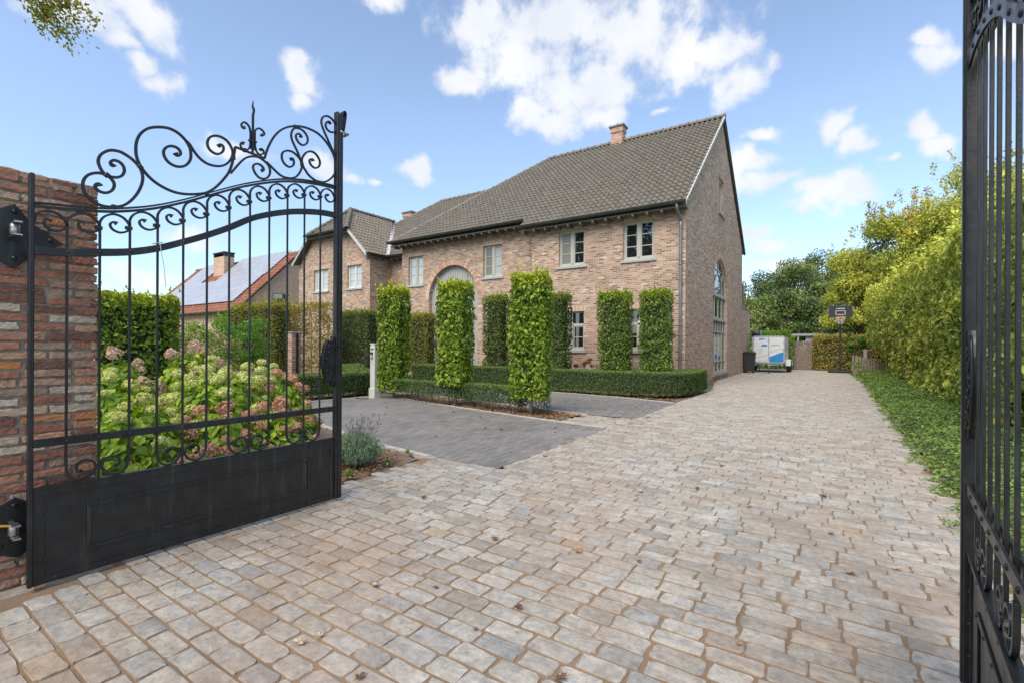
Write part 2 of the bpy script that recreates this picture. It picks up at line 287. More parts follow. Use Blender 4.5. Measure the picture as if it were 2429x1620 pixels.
def brick_mat(name, palette, mortar, bw=.21, rh=.065, msz=.012, rough=.85, vertical=False, squash=.5, stainc=None):
    m, nt, b = mat(name); L = nt.links.new
    g = nt.nodes.new('ShaderNodeNewGeometry'); s = nt.nodes.new('ShaderNodeSeparateXYZ'); L(g.outputs['Position'], s.inputs[0])
    sn = nt.nodes.new('ShaderNodeSeparateXYZ'); L(g.outputs['True Normal'], sn.inputs[0])
    isx = math_(nt, 'GREATER_THAN', math_(nt, 'ABSOLUTE', sn.outputs[0]), math_(nt, 'ABSOLUTE', sn.outputs[1]))
    u = math_(nt, 'ADD', math_(nt, 'MULTIPLY', s.outputs[1], isx), math_(nt, 'MULTIPLY', s.outputs[0], math_(nt, 'SUBTRACT', 1.0, isx)))
    cb = nt.nodes.new('ShaderNodeCombineXYZ')
    if vertical: L(s.outputs[2], cb.inputs[0]); L(u, cb.inputs[1])
    else: L(u, cb.inputs[0]); L(s.outputs[2], cb.inputs[1])
    wob = nt.nodes.new('ShaderNodeTexNoise'); wob.inputs['Scale'].default_value = 7; L(cb.outputs[0], wob.inputs['Vector'])
    va = nt.nodes.new('ShaderNodeVectorMath'); va.operation = 'MULTIPLY_ADD'; L(wob.outputs['Color'], va.inputs[0]); va.inputs[1].default_value = (.008,.005,0); L(cb.outputs[0], va.inputs[2])
    br = nt.nodes.new('ShaderNodeTexBrick'); L(va.outputs[0], br.inputs['Vector'])
    br.inputs['Scale'].default_value = 1; br.inputs['Brick Width'].default_value = bw; br.inputs['Row Height'].default_value = rh
    br.inputs['Mortar Size'].default_value = msz; br.inputs['Mortar Smooth'].default_value = .4; br.inputs['Bias'].default_value = 0
    br.inputs['Color1'].default_value = (0,0,0,1); br.inputs['Color2'].default_value = (1,1,1,1); br.inputs['Mortar'].default_value = (.5,.5,.5,1)
    br.offset = squash
    sc = nt.nodes.new('ShaderNodeSeparateColor'); L(br.outputs['Color'], sc.inputs[0])
    c = ramp(nt, sc.outputs[0], palette)
    c = mixc(nt, .35, c, ramp(nt, noise(nt, 30, 4), [(.3,(.35,.35,.35)),(.7,(.75,.75,.75))]), 'OVERLAY')
    c = mixc(nt, br.outputs['Fac'], c, mortar)
    big = noise(nt, .7, 4)
    c = mixc(nt, .5, c, ramp(nt, big, [(.3,(.42,.42,.42)),(.7,(.58,.57,.55))]), 'OVERLAY')
    L(c, b.inputs['Base Color']); b.inputs['Roughness'].default_value = rough
    h = math_(nt, 'SUBTRACT', math_(nt, 'MULTIPLY', noise(nt, 45, 4), .5), br.outputs['Fac'])
    bump(nt, b, h, .6, .008)
    return m

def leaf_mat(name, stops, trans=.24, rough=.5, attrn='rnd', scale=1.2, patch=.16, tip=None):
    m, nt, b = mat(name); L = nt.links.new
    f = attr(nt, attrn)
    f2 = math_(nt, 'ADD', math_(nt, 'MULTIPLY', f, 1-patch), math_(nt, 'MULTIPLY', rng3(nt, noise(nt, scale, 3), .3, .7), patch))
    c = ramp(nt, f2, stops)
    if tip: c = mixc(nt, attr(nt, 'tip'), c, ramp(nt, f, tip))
    L(c, b.inputs['Base Color']); b.inputs['Roughness'].default_value = rough; b.inputs['Specular IOR Level'].default_value = .35
    tr = nt.nodes.new('ShaderNodeBsdfTranslucent'); hs = nt.nodes.new('ShaderNodeHueSaturation'); hs.inputs['Value'].default_value = 1.25; hs.inputs['Saturation'].default_value = 1.1
    L(c, hs.inputs['Color']); L(hs.outputs[0], tr.inputs[0])
    mx = nt.nodes.new('ShaderNodeMixShader'); mx.inputs[0].default_value = trans; L(b.outputs[0], mx.inputs[1]); L(tr.outputs[0], mx.inputs[2])
    L(mx.outputs[0], nt.nodes['Material Output'].inputs[0])
    return m

def glass_mat(name, c=(.012,.014,.014), rough=.015):
    m, nt, b = mat(name); L = nt.links.new
    b.inputs['Base Color'].default_value = (*c, 1); b.inputs['Roughness'].default_value = rough; b.inputs['IOR'].default_value = 1.75; b.inputs['Specular IOR Level'].default_value = .75
    n = noise(nt, 1.4, 1); bp = bump(nt, b, n, .05, .02)
    return m

M = {}
BR = [(0,(.14,.09,.065)),(.12,(.23,.14,.10)),(.28,(.31,.19,.13)),(.5,(.375,.245,.172)),(.68,(.415,.285,.21)),(.84,(.47,.355,.27)),(.93,(.37,.21,.14)),(1,(.60,.52,.43))]
M['brick'] = brick_mat('house_brick', BR, (.50,.41,.32), bw=.20, rh=.063, msz=.010)
M['brick_v'] = brick_mat('soldier_brick', [(0,(.42,.24,.16)),(.5,(.52,.34,.24)),(1,(.58,.42,.31))], (.48,.40,.31), bw=.4, rh=.062, vertical=True)
M['brick_red'] = brick_mat('chimney_brick', [(0,(.22,.09,.06)),(.5,(.42,.20,.13)),(1,(.55,.36,.27))], (.45,.37,.30))
M['brick_far'] = brick_mat('neighbour_brick', [(0,(.42,.25,.16)),(.5,(.55,.35,.23)),(1,(.62,.43,.29))], (.52,.42,.32))
def tile_mat(name, stops, lich=True):
    m, nt, b = mat(name)
    c = ramp(nt, attr(nt, 'rnd'), stops)
    n = noise(nt, 9, 6, .7)
    c = mixc(nt, .55, c, ramp(nt, n, [(.3,(.36,.36,.34)),(.7,(.66,.65,.62))]), 'OVERLAY')
    if lich: c = mixc(nt, rng3(nt, noise(nt, 2.2, 5, .7), .58, .72, 0, .45), c, (.13,.14,.08))
    nt.links.new(c, b.inputs['Base Color']); b.inputs['Roughness'].default_value = .8
    bump(nt, b, noise(nt, 40, 4), .5, .006); return m
M['tile'] = tile_mat('clay_tile_grey', [(0,(.155,.137,.112)),(.4,(.182,.161,.132)),(.8,(.20,.178,.148)),(1,(.225,.20,.168))])
M['tile_red'] = tile_mat('clay_tile_red', [(0,(.22,.085,.05)),(.5,(.31,.13,.08)),(1,(.40,.20,.13))], True)
M['zinc'] = simple('zinc', (.20,.22,.225), .45, .55, .2, 3)
M['gutter'] = simple('gutter_zinc', (.075,.085,.075), .45, .4, .25, 5)
M['soffit'] = simple('painted_soffit', (.13,.125,.108), .6)
M['frame'] = simple('window_paint', (.43,.43,.37), .45, 0, .06)
M['frame_w'] = simple('window_paint_white', (.60,.61,.58), .45, 0, .05)
M['bluestone'] = simple('bluestone', (.24,.26,.285), .7, 0, .15, 8, .2)
M['bluestone_light'] = simple('bluestone_light', (.36,.38,.385), .7, 0, .15, 8, .2)
M['verge'] = simple('verge_board', (.58,.59,.56), .5, 0, .07)
M['glass'] = glass_mat('dark_glass')
M['glass_blind'] = glass_mat('glass_over_blind', (.45,.47,.46), .06)
M['glass_screen'] = glass_mat('insect_screen', (.17,.16,.135), .35)
M['door_paint'] = simple('grey_green_boards', (.37,.38,.35), .55, 0, .08, 2)
M['groove'] = simple('board_groove', (.16,.17,.155), .7)
M['lead'] = simple('lead_flashing', (.50,.51,.53), .5, .2, .2, 5)

def iron_mat():
    m, nt, b = mat('black_iron'); L = nt.links.new
    n = noise(nt, 12, 6, .6); c = ramp(nt, n, [(.3,(.008,.009,.010)),(.7,(.018,.0195,.020))])
    spk = rng3(nt, noise(nt, 130, 2, .5), .70, .76, 0, .45)
    c = mixc(nt, spk, c, (.24,.24,.22))
    g = nt.nodes.new('ShaderNodeNewGeometry')
    mp = nt.nodes.new('ShaderNodeMapping'); mp.inputs['Scale'].default_value = (7,7,.7); L(g.outputs['Position'], mp.inputs[0])
    st = rng3(nt, noise(nt, 3, 5, .6, mp.outputs[0]), .56, .74, 0, .42)
    c = mixc(nt, st, c, (.085,.09,.085))
    L(c, b.inputs['Base Color']); b.inputs['Roughness'].default_value = .38; L(rng3(nt, n, .3, .7, .28, .5), b.inputs['Roughness'])
    b.inputs['Metallic'].default_value = .15; b.inputs['Specular IOR Level'].default_value = .6
    bump(nt, b, noise(nt, 90, 4), .25, .003); return m
M['iron'] = iron_mat()
M['steel'] = simple('bare_steel', (.45,.45,.44), .3, .9, .2, 20)

def oldbrick():
    m, nt, b = mat('reclaimed_brick'); L = nt.links.new
    c = ramp(nt, attr(nt, 'rnd'), [(0,(.17,.085,.06)),(.14,(.31,.12,.075)),(.3,(.40,.18,.115)),(.44,(.44,.25,.17)),(.56,(.34,.22,.165)),(.68,(.47,.30,.20)),(.78,(.54,.20,.07)),(.88,(.50,.38,.28)),(1,(.56,.48,.37))])
    c = mixc(nt, .75, c, ramp(nt, noise(nt, 25, 7, .7), [(.28,(.28,.27,.27)),(.5,(.5,.5,.5)),(.72,(.74,.72,.70))]), 'OVERLAY')
    c = mixc(nt, rng3(nt, noise(nt, 14, 7, .8), .55, .74, 0, .5), c, (.46,.39,.31))
    c = mixc(nt, rng3(nt, noise(nt, 6, 6, .75), .62, .75, 0, .7), c, (.09,.065,.055))
    L(c, b.inputs['Base Color']); b.inputs['Roughness'].default_value = .9
    bump(nt, b, noise(nt, 110, 6, .75), 1.0, .004); return m
M['oldbrick'] = oldbrick()
M['mortar'] = simple('old_mortar', (.25,.22,.17), .95, 0, .4, 20, .8, 90)

def stone_mat():
    m, nt, b = mat('sandstone_setts'); L = nt.links.new
    c = ramp(nt, attr(nt, 'rnd'), [(0,(.31,.28,.235)),(.18,(.41,.38,.325)),(.42,(.395,.372,.328)),(.62,(.46,.435,.382)),(.8,(.385,.37,.335)),(.92,(.29,.285,.265)),(1,(.41,.34,.255))])
    c = mixc(nt, .9, c, ramp(nt, noise(nt, 22, 8, .8), [(.28,(.24,.24,.24)),(.5,(.5,.5,.5)),(.72,(.74,.73,.71))]), 'OVERLAY')
    c = mixc(nt, .6, c, ramp(nt, noise(nt, 5, 5, .7), [(.3,(.36,.36,.35)),(.7,(.64,.63,.62))]), 'OVERLAY')
    # slate-like dark streaks and sand rubbed over the faces
    g = nt.nodes.new('ShaderNodeNewGeometry'); mp = nt.nodes.new('ShaderNodeMapping'); mp.inputs['Scale'].default_value = (1,2.2,1); mp.inputs['Rotation'].default_value = (0,0,.5); L(g.outputs['Position'], mp.inputs[0])
    c = mixc(nt, rng3(nt, noise(nt, 11, 7, .75, mp.outputs[0]), .55, .70, 0, .78), c, (.14,.13,.115))
    sp = nt.nodes.new('ShaderNodeSeparateXYZ'); L(g.outputs['Position'], sp.inputs[0]); near = rng3(nt, sp.outputs[1], 2.0, 11.0, 1.0, .22)
    c = mixc(nt, math_(nt, 'MULTIPLY', rng3(nt, noise(nt, .9, 7, .78), .46, .68, 0, .62), near), c, (.36,.235,.14))
    c = mixc(nt, math_(nt, 'MULTIPLY', rng3(nt, noise(nt, .42, 6, .72), .48, .62, 0, .30), near), c, (.33,.215,.135))
    c = mixc(nt, rng3(nt, noise(nt, 2.1, 5, .7, mp.outputs[0]), .55, .74, 0, .62), c, (.21,.16,.12))
    c = mixc(nt, math_(nt, 'MULTIPLY', rng3(nt, attr(nt, 'edge'), .2, 1, 0, .7), near), c, (.28,.185,.11))
    L(c, b.inputs['Base Color']); b.inputs['Roughness'].default_value = .72
    bump(nt, b, noise(nt, 38, 7, .7), .7, .006); return m
M['stone'] = stone_mat()
def sand_mat(name, a, c2, s=3):
    m, nt, b = mat(name); L = nt.links.new
    c = ramp(nt, noise(nt, s, 6, .6), [(.3, a), (.7, c2)])
    c = mixc(nt, .6, c, ramp(nt, noise(nt, 160, 3, .6), [(.3,(.3,.3,.3)),(.7,(.7,.7,.7))]), 'OVERLAY')
    L(c, b.inputs['Base Color']); b.inputs['Roughness'].default_value = .95
    bump(nt, b, noise(nt, 130, 4), .9, .004); return m
M['joint'] = sand_mat('joint_sand', (.17,.115,.07), (.33,.225,.135), 1.2)
M['soil'] = sand_mat('bed_soil', (.13,.085,.055), (.24,.17,.115), 5)
M['ground'] = sand_mat('rough_ground', (.07,.085,.03), (.13,.13,.06), 1.5)
def paver_mat():
    m, nt, b = mat('grey_clinker_pavers'); L = nt.links.new
    g = nt.nodes.new('ShaderNodeNewGeometry'); s = nt.nodes.new('ShaderNodeSeparateXYZ'); L(g.outputs['Position'], s.inputs[0])
    cb = nt.nodes.new('ShaderNodeCombineXYZ'); L(s.outputs[1], cb.inputs[0]); L(s.outputs[0], cb.inputs[1])
    br = nt.nodes.new('ShaderNodeTexBrick'); L(cb.outputs[0], br.inputs['Vector'])
    br.inputs['Scale'].default_value = 1; br.inputs['Brick Width'].default_value = .2; br.inputs['Row Height'].default_value = .055; br.inputs['Mortar Size'].default_value = .006
    br.inputs['Mortar Smooth'].default_value = .3
    br.inputs['Color1'].default_value = (0,0,0,1); br.inputs['Color2'].default_value = (1,1,1,1)
    sc = nt.nodes.new('ShaderNodeSeparateColor'); L(br.outputs['Color'], sc.inputs[0])
    c = ramp(nt, sc.outputs[0], [(0,(.17,.158,.145)),(.5,(.225,.21,.192)),(1,(.275,.255,.232))])
    c = mixc(nt, math_(nt, 'MULTIPLY', br.outputs['Fac'], .8), c, (.11,.105,.10))
    c = mixc(nt, .6, c, ramp(nt, noise(nt, 1.3, 6, .65), [(.3,(.40,.40,.39)),(.7,(.60,.59,.57))]), 'OVERLAY')
    c = mixc(nt, rng3(nt, noise(nt, .55, 5, .6), .5, .7, 0, .35), c, (.34,.32,.30))
    L(c, b.inputs['Base Color']); b.inputs['Roughness'].default_value = .75
    bump(nt, b, math_(nt, 'SUBTRACT', math_(nt, 'MULTIPLY', noise(nt, 60, 3), .4), br.outputs['Fac']), .6, .006); return m
M['paver'] = paver_mat()
M['kerb'] = simple('pale_kerb', (.44,.41,.36), .85, 0, .2, 12, .4)
M['bark'] = simple('bark', (.12,.10,.08), .9, 0, .3, 14, .8, 50)
M['bark_pale'] = simple('bark_pale', (.24,.23,.20), .85, 0, .25, 14, .6, 50)
# foliage
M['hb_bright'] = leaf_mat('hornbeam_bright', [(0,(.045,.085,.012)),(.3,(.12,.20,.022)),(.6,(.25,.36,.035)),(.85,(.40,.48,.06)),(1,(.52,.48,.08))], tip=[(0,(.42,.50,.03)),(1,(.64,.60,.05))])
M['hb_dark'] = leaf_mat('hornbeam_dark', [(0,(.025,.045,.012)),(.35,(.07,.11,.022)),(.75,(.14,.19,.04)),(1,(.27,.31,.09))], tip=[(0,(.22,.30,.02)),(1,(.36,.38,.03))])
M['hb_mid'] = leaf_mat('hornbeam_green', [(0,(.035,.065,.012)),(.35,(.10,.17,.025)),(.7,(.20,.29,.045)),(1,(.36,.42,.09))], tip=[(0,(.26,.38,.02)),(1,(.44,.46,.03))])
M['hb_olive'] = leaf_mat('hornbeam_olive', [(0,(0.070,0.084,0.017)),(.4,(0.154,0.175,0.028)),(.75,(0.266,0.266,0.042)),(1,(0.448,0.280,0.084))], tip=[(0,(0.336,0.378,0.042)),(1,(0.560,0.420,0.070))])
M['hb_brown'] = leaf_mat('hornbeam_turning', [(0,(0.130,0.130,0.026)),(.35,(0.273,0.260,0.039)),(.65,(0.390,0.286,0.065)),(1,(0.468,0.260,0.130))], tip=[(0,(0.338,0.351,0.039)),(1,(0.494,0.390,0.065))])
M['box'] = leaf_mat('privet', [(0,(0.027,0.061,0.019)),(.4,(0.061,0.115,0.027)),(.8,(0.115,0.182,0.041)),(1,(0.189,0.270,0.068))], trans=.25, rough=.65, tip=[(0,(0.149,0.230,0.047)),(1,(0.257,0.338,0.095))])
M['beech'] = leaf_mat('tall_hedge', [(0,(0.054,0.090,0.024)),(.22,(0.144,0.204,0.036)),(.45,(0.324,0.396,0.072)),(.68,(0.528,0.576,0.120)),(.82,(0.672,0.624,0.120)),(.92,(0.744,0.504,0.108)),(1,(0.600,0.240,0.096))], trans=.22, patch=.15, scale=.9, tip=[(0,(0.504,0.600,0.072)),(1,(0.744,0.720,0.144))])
M['cover'] = leaf_mat('ground_cover', [(0,(0.060,0.105,0.030)),(.4,(0.165,0.255,0.060)),(.8,(0.300,0.420,0.098)),(1,(0.480,0.570,0.165))], trans=.22, patch=.4, scale=1.6)
M['maple'] = leaf_mat('maple', [(0,(0.088,0.112,0.025)),(.3,(0.237,0.288,0.044)),(.6,(0.463,0.488,0.075)),(.85,(0.688,0.600,0.088)),(1,(0.775,0.425,0.062))], tip=[(0,(0.375,0.325,0.075)),(.35,(0.650,0.250,0.100)),(.7,(0.725,0.150,0.075)),(1,(0.450,0.112,0.100))], patch=.4, scale=.6)
M['oak_far'] = leaf_mat('far_oak', [(0,(0.033,0.061,0.022)),(.4,(0.083,0.132,0.039)),(.8,(0.165,0.215,0.055)),(1,(0.297,0.308,0.077))], trans=.2, patch=.4, scale=.25)
M['oak_far2'] = leaf_mat('far_ash', [(0,(0.065,0.098,0.033)),(.4,(0.156,0.221,0.058)),(.8,(0.286,0.325,0.085)),(1,(0.442,0.416,0.104))], trans=.2, patch=.4, scale=.25)
M['oak'] = leaf_mat('oak_near', [(0,(0.090,0.120,0.018)),(.4,(0.210,0.255,0.030)),(.7,(0.330,0.330,0.053)),(.9,(0.495,0.315,0.075)),(1,(0.600,0.330,0.090))])
M['shrub'] = leaf_mat('shrub_green', [(0,(0.042,0.112,0.017)),(.5,(0.112,0.252,0.028)),(1,(0.224,0.392,0.056))])
M['ivy'] = leaf_mat('vine_green', [(0,(0.054,0.135,0.009)),(.5,(0.144,0.306,0.013)),(1,(0.288,0.432,0.027))])
M['olivebush'] = leaf_mat('pale_bush', [(0,(0.112,0.154,0.042)),(.5,(0.238,0.294,0.070)),(1,(0.420,0.448,0.126))])
M['rednan'] = leaf_mat('red_shrub', [(0,(.10,.10,.03)),(.5,(.26,.12,.05)),(1,(.42,.12,.06))])
M['hyd_leaf'] = leaf_mat('hydrangea_leaf', [(0,(.07,.14,.02)),(.35,(.18,.31,.03)),(.7,(.34,.47,.04)),(.92,(.52,.58,.06)),(1,(.6,.48,.08))], trans=.32, patch=.2)
M['hyd_pink'] = leaf_mat('hydrangea_pink', [(0,(.42,.19,.12)),(.5,(.62,.34,.21)),(1,(.70,.50,.30))], trans=.2, patch=.3, scale=5)
M['hyd_lime'] = leaf_mat('hydrangea_lime', [(0,(.42,.48,.10)),(.5,(.62,.64,.20)),(1,(.76,.75,.40))], trans=.2, patch=.3, scale=5)
M['hyd_rose'] = leaf_mat('hydrangea_rose', [(0,(.52,.32,.22)),(.5,(.68,.47,.34)),(1,(.74,.66,.46))], trans=.2, patch=.4, scale=5)
M['lav'] = leaf_mat('lavender', [(0,(.12,.20,.12)),(.5,(.22,.33,.20)),(1,(.38,.47,.32))], trans=.2)
M['lav_fl'] = simple('lavender_spike', (.24,.21,.22), .8)
M['litter'] = leaf_mat('dry_leaves', [(0,(.13,.065,.03)),(.4,(.26,.13,.055)),(.7,(.36,.20,.09)),(.9,(.42,.28,.12)),(1,(.45,.36,.10))], trans=.15, patch=.2, scale=9)
M['core_shade'] = simple('hedge_core_shade', (.035,.04,.02), .95, 0, .4, 8)  # near-black green: shade behind the leaves put into the core's colour
M['yellow_leaf'] = simple('yellow_leaf', (.62,.36,.03), .6)
# plain things
M['off_white'] = simple('off_white_paint', (.56,.56,.49), .5, 0, .06)
M['black'] = simple('black_plastic', (.018,.019,.02), .45)
M['dark_plastic'] = simple('dark_grey_plastic', (.020,.022,.024), .6)
M['grey_metal'] = simple('grey_metal', (.40,.41,.42), .45, .5)
M['white'] = simple('white_panel', (.62,.64,.66), .4, 0, .05)
M['blue'] = simple('blue_print', (.02,.22,.56), .4, 0, .1)
M['grey_print'] = simple('grey_print', (.36,.37,.38), .5, 0, .1)
M['grey_print2'] = simple('pale_grey_print', (.50,.50,.50), .5, 0, .1)
M['teal'] = simple('teal_cover', (.03,.22,.30), .5)
M['rubber'] = simple('rubber', (.016,.016,.016), .85)
M['wood_old'] = simple('weathered_boards', (.17,.13,.105), .85, 0, .3, 7, .5)
M['wood_pale'] = simple('grey_palings', (.33,.28,.22), .85, 0, .3, 7, .5)
M['roof_felt'] = simple('flat_roof_trim', (.28,.30,.31), .6)
M['orange'] = simple('orange_rim', (.60,.10,.03), .5)
M['net'] = simple('net_cord', (.62,.60,.58), .8)
M['solar'] = simple('solar_glass_sky_glare', (.42,.43,.46), .35, .3, .1, 1)  # pale base colour paints in the clouds mirrored by the panels
M['alu'] = simple('aluminium', (.62,.63,.65), .4, .4)
M['string'] = simple('white_string', (.55,.55,.53), .7)
M['red_lamp'] = simple('red_lens', (.4,.02,.02), .3)

# ---------------------------------------------------------------- ground, paving
def sheet(name, poly, z, m, label=None, kind='structure'):
    me = bpy.data.meshes.new(name); n = len(poly)
    me.from_pydata([(x, y, z) for x, y in poly], [], [tuple(range(n))]); me.materials.append(m)
    return tag(link(name, me), kind=kind, label=label)
sheet('ground', [(-600,-300),(600,-300),(600,900),(-600,900)], -.06, M['ground'])
LANE = [(-3.62,-3.5),(.95,-3.5),(.9,4.7),(1.07,22),(.9,33.5),(-3.9,33.5),(-3.78,20.4),(-3.0,15.7),(-2.9,4.15),(-3.93,4.08),(-3.78,2.79),(-3.62,.99)]
sheet('driveway_bed', LANE, -.0005, M['joint'])
sheet('driveway_bed', [(-4.1,3.9),(-2.8,3.9),(-2.8,12.2),(-4.1,12.2)], -.022, M['joint'])
P1 = [(-9.3,4.15),(-2.96,4.15),(-2.93,7.13),(-5.0,7.42),(-7.6,7.95),(-9.35,8.25),(-10.1,7.6),(-10.0,6.4),(-9.6,5.2),(-8.9,4.3)]
P1 = [(-5.2,4.30),(-3.9,4.12),(-2.94,4.12),(-2.93,7.13),(-4.6,7.40),(-6.8,7.80),(-9.3,8.40),(-9.75,7.9),(-9.95,6.9),(-9.9,5.4),(-7.2,4.9)]
P2 = [(-3.9,8.42),(-2.94,8.42),(-2.98,11.35),(-4.4,11.75),(-6.65,11.95),(-9,12.0),(-12,12.0),(-13.5,11.0),(-12.5,9.6),(-9.2,9.35),(-6.6,8.95)]
sheet('grey_paving', P1, .008, M['paver'])
sheet('grey_paving', P2, .008, M['paver'])
# beds: gently uneven soil
def soil(name, poly, z=.02, res=.09):
    xs = [p[0] for p in poly]; ys = [p[1] for p in poly]
    X = np.arange(min(xs), max(xs)+res, res); Y = np.arange(min(ys), max(ys)+res, res)
    gx, gy = np.meshgrid(X, Y); Z = z+.02*np.sin(gx*7.3+gy*3)*np.cos(gy*6.1-gx*2)+rng.normal(0, .007, gx.shape)
    V = np.stack([gx.ravel(), gy.ravel(), Z.ravel()], 1); w = len(X); h = len(Y)
    i = (np.arange(h-1)[:,None]*w+np.arange(w-1)[None,:]).ravel(); F = np.stack([i, i+1, i+w+1, i+w], 1)
    c = V[F].mean(1); F = F[inpoly(c[:,0], c[:,1], poly)]
    return tag(np_mesh(name, V, F, M['soil'], smooth=True), kind='structure')
BED1 = [(-9.3,8.45),(-6.8,7.88),(-4.6,7.48),(-3.93,7.36),(-3.93,8.30),(-6.6,8.80),(-9.2,9.25),(-9.9,9.0)]
soil('planting_bed', BED1, .0)
BED2 = [(-3.70,1.0),(-3.80,2.79),(-3.95,4.02),(-5.2,4.24),(-7.2,4.8),(-11,5.6),(-12,.5),(-4.3,.5)]
soil('planting_bed', BED2, -.012)
BED3 = [(-3.0,12.0),(-4.4,11.85),(-6.65,12.05),(-12,12.1),(-13.6,11.1),(-12.6,9.6),(-9.9,9.0),(-9.4,8.5),(-9.95,8.0),(-10.15,6.9),(-10.1,5.4),(-22,5.6),(-22,15.7),(-16.9,15.7),(-3.85,15.3),(-3.3,15.2),(-3.0,14)]
soil('planting_bed', BED3, -.01, .16)
def kerb(pts, w=.09, z=.016, L_=.42):
    mb = MB(); P = [Vector((x,y,0)) for x,y in pts]
    for a, b in zip(P[:-1], P[1:]):
        d = (b-a); n = max(1, round(d.length/L_)); t = d/n; p = Vector((-d.y, d.x, 0)).normalized()*w/2
        for i in range(n):
            s = a+t*i+t*.012; e = a+t*(i+1)-t*.012; j = random.uniform(-.003,.003)
            mb.prism([(s-p)+Vector((0,0,-.03)),(e-p)+Vector((0,0,-.03)),(e+p)+Vector((0,0,-.03)),(s+p)+Vector((0,0,-.03))], (0,0,.03+z+j))
    return mb
for nm, pts in (('kerb', [(-3.9,4.12),(-5.2,4.27),(-7.2,4.83),(-9.9,5.3)]), ('kerb', [(-3.0,7.20),(-3.93,7.32),(-4.6,7.43),(-6.8,7.84),(-9.3,8.42),(-9.8,7.95),(-10.02,6.9),(-9.97,5.4)]),
                ('kerb', [(-3.93,8.38),(-3.9,8.42),(-6.6,8.88),(-9.2,9.3),(-12.5,9.55)]), ('kerb', [(-3.05,11.38),(-4.4,11.80),(-6.65,12.0),(-12,12.05),(-13.55,11.05)])):
    tag(kerb(pts).build(nm, M['kerb']), kind='structure')

# stone setts, each stone its own little rounded block, all in one paved surface
def setts(poly_list, holes, ylim, xlim, pitch=.112, ln=.195, seed=1, axis=0, n=16, rings=3):
    g = np.random.default_rng(seed); C = []
    y = ylim[0]; k = 0
    while y < ylim[1]:
        h = pitch*g.uniform(.93, 1.07); x = xlim[0]-g.uniform(0, .2)
        while x < xlim[1]:
            l = ln*g.uniform(.80, 1.22); C.append((x+l/2, y+h/2, l, h)); x += l+g.uniform(.003, .015)*(1 if y < 3.5 else .5)
        y += h+.001; k += 1
    C = np.array(C)
    C[:,1] += .016*np.sin(C[:,0]*1.1+C[:,1]*.8)      # the courses wander a little
    if axis: C = C[:, [1,0,3,2]]
    keep = np.zeros(len(C), bool)
    for p in poly_list: keep |= inpoly(C[:,0], C[:,1], p)
    for p in holes: keep &= ~inpoly(C[:,0], C[:,1], p)
    C = C[keep]; K = len(C)
    HX = (C[:,2]/2-.0005)[:,None]; HY = (C[:,3]/2-.0042)[:,None]; rc = np.minimum(g.uniform(.004,.024,(K,1)), HY*.6)
    if n == 16: ux = [1,1,1,1,0,-1,-1,-1,-1,-1,-1,-1,0,1,1,1]; q = [(1,.0,0),(1,1,0),(1,1,.5),(1,1,1),(0,1,1),(-1,1,1),(-1,1,.5),(-1,1,0),(-1,0,0),(-1,-1,0),(-1,-1,.5),(-1,-1,1),(0,-1,1),(1,-1,1),(1,-1,.5),(1,-1,0)]
    else: q = [(1,1,0),(1,1,1),(-1,1,1),(-1,1,0),(-1,-1,0),(-1,-1,1),(1,-1,1),(1,-1,0)]
    # (sign x, sign y, t): t=0 lies on the end edge, t=1 on the long edge, .5 on the corner arc
    sx = np.array([a for a,_,_ in q])[None]; sy = np.array([a for _,a,_ in q])[None]; tt = np.array([a for _,_,a in q])[None]
    ox = sx*(HX-rc*np.where(tt == 1, 1, np.where(tt == .5, .29, 0))); oy = sy*(HY-rc*np.where(tt == 0, 1, np.where(tt == .5, .29, 0)))
    jit = g.normal(0, .0032, (K, n)); ox = ox+jit; oy = oy+g.normal(0, .0020, (K, n))
    ang = g.normal(0, .012, K)[:,None]; ca, sa = np.cos(ang), np.sin(ang)
    tx = g.normal(0, .008, K)[:,None]; ty = g.normal(0, .010, K)[:,None]; z0 = g.uniform(.003, .0075, K)[:,None]
    Vs = []; ed = []
    for sc_, dz, ev in ((1.0, -.016, 1.0), (.985, -.0016, .55), (.94, 0.0, .05))[:rings]:
        px = ox*sc_; py = oy*(sc_-.03*(sc_ < 1)); qx = px*ca-py*sa; qy = px*sa+py*ca
        z = z0+dz+(px*tx+py*ty)*(dz > -.01)+(g.normal(0, .0012, (K, n)) if dz > -.01 else 0)
        Vs.append(np.stack([C[:,0:1]+qx, C[:,1:2]+qy, z], 2)); ed.append(np.full((K, n), ev))
    cen = np.stack([C[:,0], C[:,1], z0[:,0]+g.uniform(0, .003, K)], 1)[:,None,:]
    V = np.concatenate(Vs+[cen], 1); nv = V.shape[1]
    E = np.concatenate(ed+[np.zeros((K,1))], 1)
    base = (np.arange(K)*nv)[:,None,None]; i = np.arange(n); j = (i+1) % n; F = []
    for r in range(rings-1): F.append(np.stack([i+r*n, j+r*n, j+(r+1)*n, i+(r+1)*n], 1))
    Fq = np.concatenate(F, 0)[None]+base
    Ft = np.stack([i+(rings-1)*n, j+(rings-1)*n, np.full(n, rings*n), np.full(n, rings*n)], 1)
    # cap triangles written as quads in pairs: 12 rim corners around the centre
    ii = np.arange(0, n, 2); Ft = np.stack([ii+(rings-1)*n, (ii+1)+(rings-1)*n, (ii+2) % n+(rings-1)*n, np.full(len(ii), rings*n)], 1)[None]+base
    F = np.concatenate([Fq.reshape(-1,4), Ft.reshape(-1,4)], 0)
    return V.reshape(-1,3), F, np.repeat(g.uniform(0,1,K), nv), E.ravel()
def merge(parts):
    V = []; F = []; A = []; E = []; b = 0
    for v, f, a, e in parts: V.append(v); F.append(f+b); A.append(a); E.append(e); b += len(v)
    return np.concatenate(V), np.concatenate(F), np.concatenate(A), np.concatenate(E)
